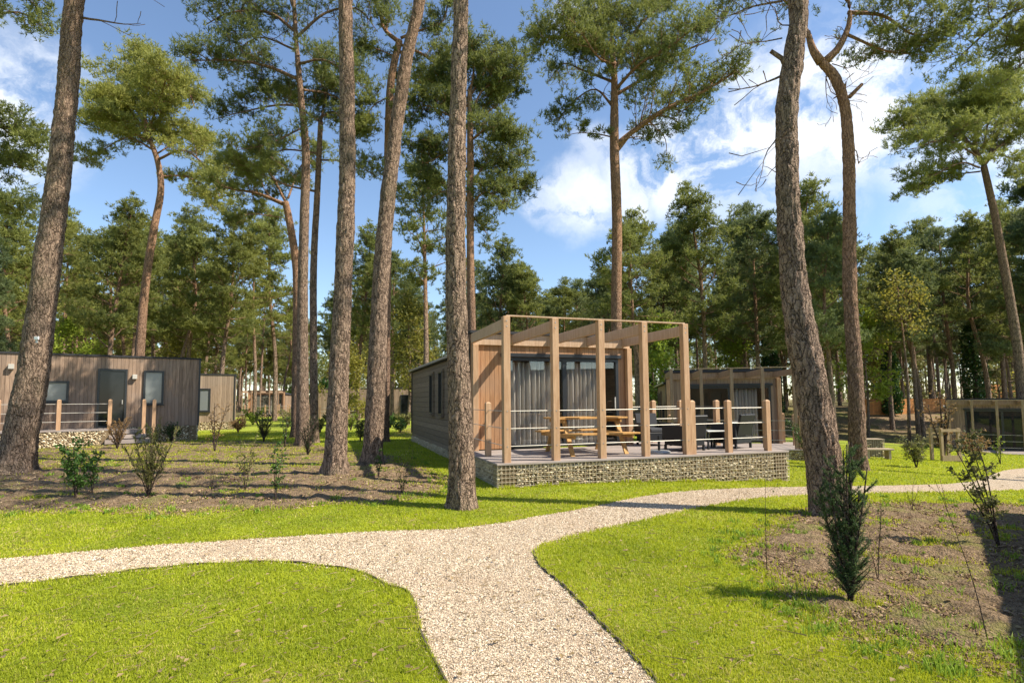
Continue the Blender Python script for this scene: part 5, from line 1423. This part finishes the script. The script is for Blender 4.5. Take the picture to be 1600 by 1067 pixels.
# plaque on the left trunk
def plaque():
    p = at(57, 531, 12.6 - .42); root = empty('number_plaque', p, R(-8), 'small white plaque box on the thick left trunk', 'plaque')
    a = MB(); a.box((0, 0, .04), (.11, .03, .07), bev=.004); a.build('plate', M['white_plastic'], root)
    b = MB(); b.box((.005, .005, -.035), (.04, .02, .07)); b.build('bracket', M['galvanised'], root)
plaque()
# gabion block and bench at the right
def block():
    p = at(1368, 690, 20.5); x, y = p.x, p.y; z = gz(x, y)
    root = empty('gabion_block', (x, y, 0), R(-8), 'wire caged stone block on the lawn right of the narrow trunk', 'gabion')
    gabion(root, [((-.3, 0), (.3, 0), (0, -1)), ((.3, 0), (.3, .5), (1, 0)), ((-.3, .5), (-.3, 0), (-1, 0))], z + .66, lambda a, b: z, 'stones', wire=True, size=.045)
    c = MB(); c.box((0, .25, z + .67), (.64, .54, .02)); c.build('top_slab', M['stone_slab'], root)
    r2 = empty('bench', (x - .5, y - .8, z), R(-6), 'low pale bench beside the stone block', 'bench')
    s = MB(); s.box((0, 0, .38), (1.0, .36, .06), bev=.01); s.build('seat', M['stone_slab'], r2)
    for sx in (-.36, .36):
        l = MB(); l.box((sx, 0, .175), (.08, .3, .35)); l.build('leg', M['stone_slab'], r2)
block()
# orange board fence on the far mound, stacked boards
def board_fence(p0, p1, z, h, label, nb):
    rz = math.atan2(p1[1] - p0[1], p1[0] - p0[0]); L = math.hypot(p1[0] - p0[0], p1[1] - p0[1])
    root = empty('board_fence', (p0[0], p0[1], z), rz, label, 'fence', 'orange board fences on the mound')
    n = int(L / 2.0)
    for k in range(n + 1):
        p = MB(); p.post(L * k / n, 0, -.8, h + .08, .12); p.build('post', M['fence_orange'], root)
    b = MB()
    for i in range(nb): b.box((L / 2, -.075, h / nb * (i + .5)), (L, .03, h / nb - .02))
    b.build('boards', M['fence_orange'], root)
a_, b_ = at(1352, 630, 50), at(1640, 628, 56)
board_fence((a_.x, a_.y), (b_.x, b_.y), gz(a_.x, a_.y) + .1, 1.45, 'long orange board fence on the mound behind the right cabin', 5)
a_, b_ = at(1545, 610, 66), at(1640, 610, 68)
board_fence((a_.x, a_.y), (b_.x, b_.y), gz(a_.x, a_.y) + .9, 1.5, 'short orange board fence higher up behind the long one', 4)

# ------------------------------------------------------------------ plants
def leaves_at(P, D, s, asp=.5):
    n = len(P); A = D / (np.linalg.norm(D, axis=1)[:, None] + 1e-9); B = np.cross(A, rng.normal(size=(n, 3))); B /= np.linalg.norm(B, axis=1)[:, None] + 1e-9
    N_ = np.cross(A, B)
    V = np.stack([P, P + A * s[:, None] * .5 + B * s[:, None] * asp * .5 + N_ * s[:, None] * .06, P + A * s[:, None], P + A * s[:, None] * .5 - B * s[:, None] * asp * .5 + N_ * s[:, None] * .06], 1).reshape(-1, 3)
    return V
def plant(name, px, py, top, wpx, kind, mn, label, lean=0.0, Y=None, stems=5, dens=1.0, leaf=None, group=None, cat_='shrub'):
    """base at pixel (px,py) on the ground, top pixel row, width in px"""
    gx, gy = G(px, py) if Y is None else (at(px, py, Y).x, Y)
    z = gz(gx, gy); k = gy / F; H = (py - top) * k; Rw = wpx * k / 2
    root = empty(name, (gx, gy, z), 0, label, cat_, group)
    mb = MB(); LP, LD, LS = [], [], []
    for s in range(stems):
        a = s * 2.399 + rng.uniform(0, .6); h = H * rng.uniform(.62, 1.0) if s else H
        sp_ = Rw * rng.uniform(.35, .95) if stems > 1 else .02
        if kind == 'yew': sp_ = Rw * rng.uniform(.15, .8)
        P = spline(np.array([(0, 0, -.03), (math.cos(a) * sp_ * .3 + lean * h * .25, math.sin(a) * sp_ * .3, h * .35), (math.cos(a) * sp_ * .75 + lean * h * .6, math.sin(a) * sp_ * .75, h * .7),
                    (math.cos(a) * sp_ + lean * h + rng.normal(0, .02), math.sin(a) * sp_, h)]), 12)
        r0 = {'yew': .012, 'sapling': .0042, 'twig': .0042, 'leafy': .008, 'fan': .008, 'reed': .003}[kind] * max(1.0, H / 1.1) * max(1, gy / 9)
        mb.tube(P, np.linspace(r0, r0 * .3, 12), 5)
        nt = int({'yew': 22, 'sapling': 5, 'twig': 7, 'leafy': 10, 'fan': 12, 'reed': 0}[kind])
        if kind == 'reed':
            for f in np.linspace(.2, 1, 8): LP.append(P[int(f * 11)]); LD.append((rng.normal(0, .4), rng.normal(0, .4), 1)); LS.append(H * .12)
        for j in range(nt):
            f = {'yew': .12, 'fan': .2}.get(kind, .3) + (1 - {'yew': .12, 'fan': .2}.get(kind, .3)) * (j + rng.uniform(0, 1)) / nt; i = min(int(f * 11), 10); p = P[i]
            aa = rng.uniform(0, 6.28)
            ln = {'yew': Rw * .55 * (1.15 - .6 * f), 'sapling': H * .12, 'twig': H * .22 * (1.2 - f), 'leafy': Rw * .6, 'fan': Rw * .6 * (1.1 - .5 * f)}[kind] * rng.uniform(.6, 1.3)
            up = {'yew': .9, 'fan': 1.1, 'twig': .9}.get(kind, .4)
            d = unit((math.cos(aa), math.sin(aa), up)); e = p + d * ln + np.array([0, 0, ln * .15])
            mb.tube([p, (p + e) / 2 + rng.normal(0, ln * .05, 3), e], [r0 * .4, r0 * .3, r0 * .15], 3, cap=False)
            nl = int({'yew': 60, 'sapling': 4, 'twig': 3, 'leafy': 16, 'fan': 20}[kind] * dens)
            for _ in range(nl):
                f2 = rng.uniform(.1, 1.05); q = p + (e - p) * f2
                if kind == 'yew':
                    dd = unit(d * .6 + rng.normal(0, .6, 3)); LS.append(rng.uniform(.016, .030))
                elif kind == 'fan': dd = unit(d * 1.0 + rng.normal(0, .45, 3)); LS.append(rng.uniform(.03, .055) * max(1, gy / 8) ** .6)
                else: dd = unit(rng.normal(0, 1, 3) + d * .5); LS.append(rng.uniform(.6, 1.2) * (leaf or .05)); q = q + rng.normal(0, ln * .12, 3)
                LP.append(q); LD.append(dd)
    mb.build('stems', M['bark_dark'], root, smooth=True)
    if LP:
        V = leaves_at(np.array(LP), np.array(LD, float), np.array(LS), {'yew': .17, 'fan': .2, 'reed': .15}.get(kind, .6))
        n = len(LP)
        link('foliage', mesh_np('foliage', V, [np.arange(4 * n).reshape(-1, 4)], M[mn], attr={'rv': np.repeat(rng.uniform(0, .85, n), 4)}), root)
    return root
plant('yew_shrub', 1330, 941, 700, 116, 'yew', 'yew', 'dark green upright yew in the near bed at right', stems=14, dens=1.2)
plant('sapling', 1198, 893, 748, 16, 'sapling', 'olive_leaf', 'thin nearly bare sapling at the left tip of the near bed', stems=1, leaf=.03)
plant('sapling', 1546, 1004, 760, 20, 'sapling', 'rust_leaf', 'long thin bare stem leaning left in the near bed', lean=-.30, stems=1, dens=.4, leaf=.02)
plant('leafy_shrub', 1562, 855, 668, 54, 'leafy', 'olive_leaf', 'olive leaved shrub leaning left at the right edge of the near bed', lean=-.34, stems=5, leaf=.045, dens=1.3)
plant('sapling', 1372, 905, 790, 36, 'twig', 'olive_leaf', 'small twiggy plant right behind the dark yew', stems=3, leaf=.03)
plant('sapling', 1308, 868, 740, 30, 'twig', 'rust_leaf', 'thin leafless twigs left of the dark yew', stems=3, dens=.3, leaf=.02, lean=-.1)
plant('sapling', 1425, 797, 740, 32, 'twig', 'olive_leaf', 'small bare sapling just below the path at right', stems=3, dens=.3, leaf=.03)
plant('sapling', 1480, 800, 745, 14, 'twig', 'rust_leaf', 'single bare stem right of the small bare sapling', stems=1, lean=-.2, leaf=.03)
plant('sapling', 1303, 812, 700, 6, 'sapling', 'olive_leaf', 'thin pale stem standing against the thick leaning trunk', stems=1, dens=.2, leaf=.02)
plant('leafy_shrub', 1432, 731, 682, 42, 'leafy', 'olive_leaf', 'round olive shrub on the lawn above the path at right', stems=7, leaf=.07)
plant('leafy_shrub', 1520, 722, 676, 44, 'leafy', 'rust_leaf', 'brownish shrub in front of the right cabin terrace', stems=6, leaf=.07)
plant('sapling', 1563, 725, 680, 16, 'leafy', 'spring_leaf', 'thin light green sapling in front of the right cabin', stems=2, leaf=.06, dens=.6)
# left bed
plant('holly_shrub', 118, 778, 682, 42, 'leafy', 'holly', 'glossy green holly in the left bed', stems=5, leaf=.06, dens=1.4)
plant('holly_shrub', 144, 770, 706, 26, 'leafy', 'holly', 'smaller holly stem right of the glossy green one', stems=2, leaf=.06)
plant('juniper_shrub', 232, 776, 660, 76, 'fan', 'olive_leaf', 'large spreading olive green conifer shrub in the left bed', stems=12, dens=1.3)
plant('juniper_shrub', 183, 702, 655, 36, 'fan', 'rust_leaf', 'yellowish small conifer in front of the left cabin steps', stems=7)
plant('sapling', 335, 706, 630, 36, 'leafy', 'rust_leaf', 'tall sapling with brown leaves by the small left cabin', stems=3, leaf=.07, dens=.5)
plant('sapling', 383, 768, 678, 46, 'twig', 'olive_leaf', 'twiggy sparse shrub in the middle of the left bed', stems=6, leaf=.05, dens=2)
plant('holly_shrub', 430, 783, 690, 30, 'leafy', 'holly', 'small leaved young bush left of the straight thick trunk', stems=3, leaf=.045, dens=.8)
plant('juniper_shrub', 412, 690, 646, 34, 'fan', 'olive_leaf', 'vase shaped evergreen beyond the left bed', stems=8)
plant('yew_shrub', 481, 712, 650, 40, 'yew', 'yew', 'dark yew in front of the close pair of pines', stems=7, dens=.8)
plant('leafy_shrub', 592, 745, 700, 14, 'leafy', 'holly', 'slim green seedling at the foot of the curved trunk', stems=2, leaf=.05, dens=.5)
plant('tall_grass', 628, 772, 706, 40, 'reed', 'olive_leaf', 'few tall dry grass stalks near the main cabin shade', stems=9)
plant('leafy_shrub', 445, 700, 650, 20, 'leafy', 'holly', 'slender leafy sapling left of the dark yew', stems=3, leaf=.06, dens=.6)
plant('leafy_shrub', 563, 690, 655, 22, 'leafy', 'olive_leaf', 'small bush between the straight and the curved trunk', stems=4, leaf=.08)
plant('juniper_shrub', 330, 770, 730, 18, 'twig', 'rust_leaf', 'low bare twigs in the left bed', stems=4, dens=.4, leaf=.03, cat_='sapling')
plant('leafy_shrub', 268, 690, 662, 26, 'leafy', 'holly', 'low green shrub beside the left cabin steps', stems=5, leaf=.06)
plant('leafy_shrub', 1640, 700, 660, 40, 'leafy', 'holly', 'bush just outside the right edge', stems=4, leaf=.07, Y=15)
for i, (px, py, tp, lab) in enumerate([(395, 664, 640, 'small spring green bush in front of the distant pergola'), (515, 664, 642, 'small pale bush under the distant railing'), (610, 668, 648, 'small green bush left of the main cabin back corner'),
                              (634, 668, 645, 'narrow bush beside the main cabin back corner')]):
    plant('leafy_shrub', px, py, tp, 26, 'leafy', ['spring_leaf', 'olive_leaf', 'holly', 'olive_leaf'][i], lab, stems=5, leaf=.12)
for i, (px, py, tp, lab) in enumerate([(450, 668, 640, 'small bush right of the distant pergola railing'), (548, 672, 648, 'low bush on the far lawn between the thick trunks'), (372, 676, 652, 'pale low bush beside the small left cabin base'),
                              (500, 676, 650, 'twiggy bush right of the close pair of trunks'), (625, 676, 656, 'tiny bush by the back corner plinth of the main cabin')]):
    plant('leafy_shrub', px, py, tp, 26, 'fan' if i % 2 else 'leafy', ['olive_leaf', 'spring_leaf', 'rust_leaf', 'olive_leaf', 'holly'][i], lab, stems=5, leaf=.10)
# shrubs along the second cabin
plant('leafy_shrub', 1262, 724, 650, 44, 'leafy', 'holly', 'grey green bush behind the thick leaning trunk', stems=6, leaf=.06, Y=16.5)

# staked young tree with brown leaves at the right
def staked():
    gx, gy = G(1480, 721); z = gz(gx, gy); k = gy / F
    root = plant('young_tree', 1475, 720, 612, 40, 'leafy', 'rust_leaf', 'young tree with rust brown leaves held between stakes', stems=4, leaf=.10, dens=.7, cat_='tree')
    st = empty('tree_stakes', (gx, gy, z), 0, 'timber stakes with cross bars round the young tree', 'stakes')
    w = 26 * k; h = 52 * k
    for sx in (-.5, .5):
        for sy in (-.3, .5):
            b = MB(); b.box((sx * w, sy * w, h / 2), (.09, .09, h)); b.build('stake', M['stake'], st)
    b = MB(); b.box((0, -.3 * w - .06, h * .93), (w + .1, .03, .1)); b.box((0, .5 * w + .06, h * .93), (w + .1, .03, .1)); b.box((0, -.3 * w - .06, h * .12), (w + .1, .03, .2)); b.build('cross_bar', M['stake'], st)
staked()
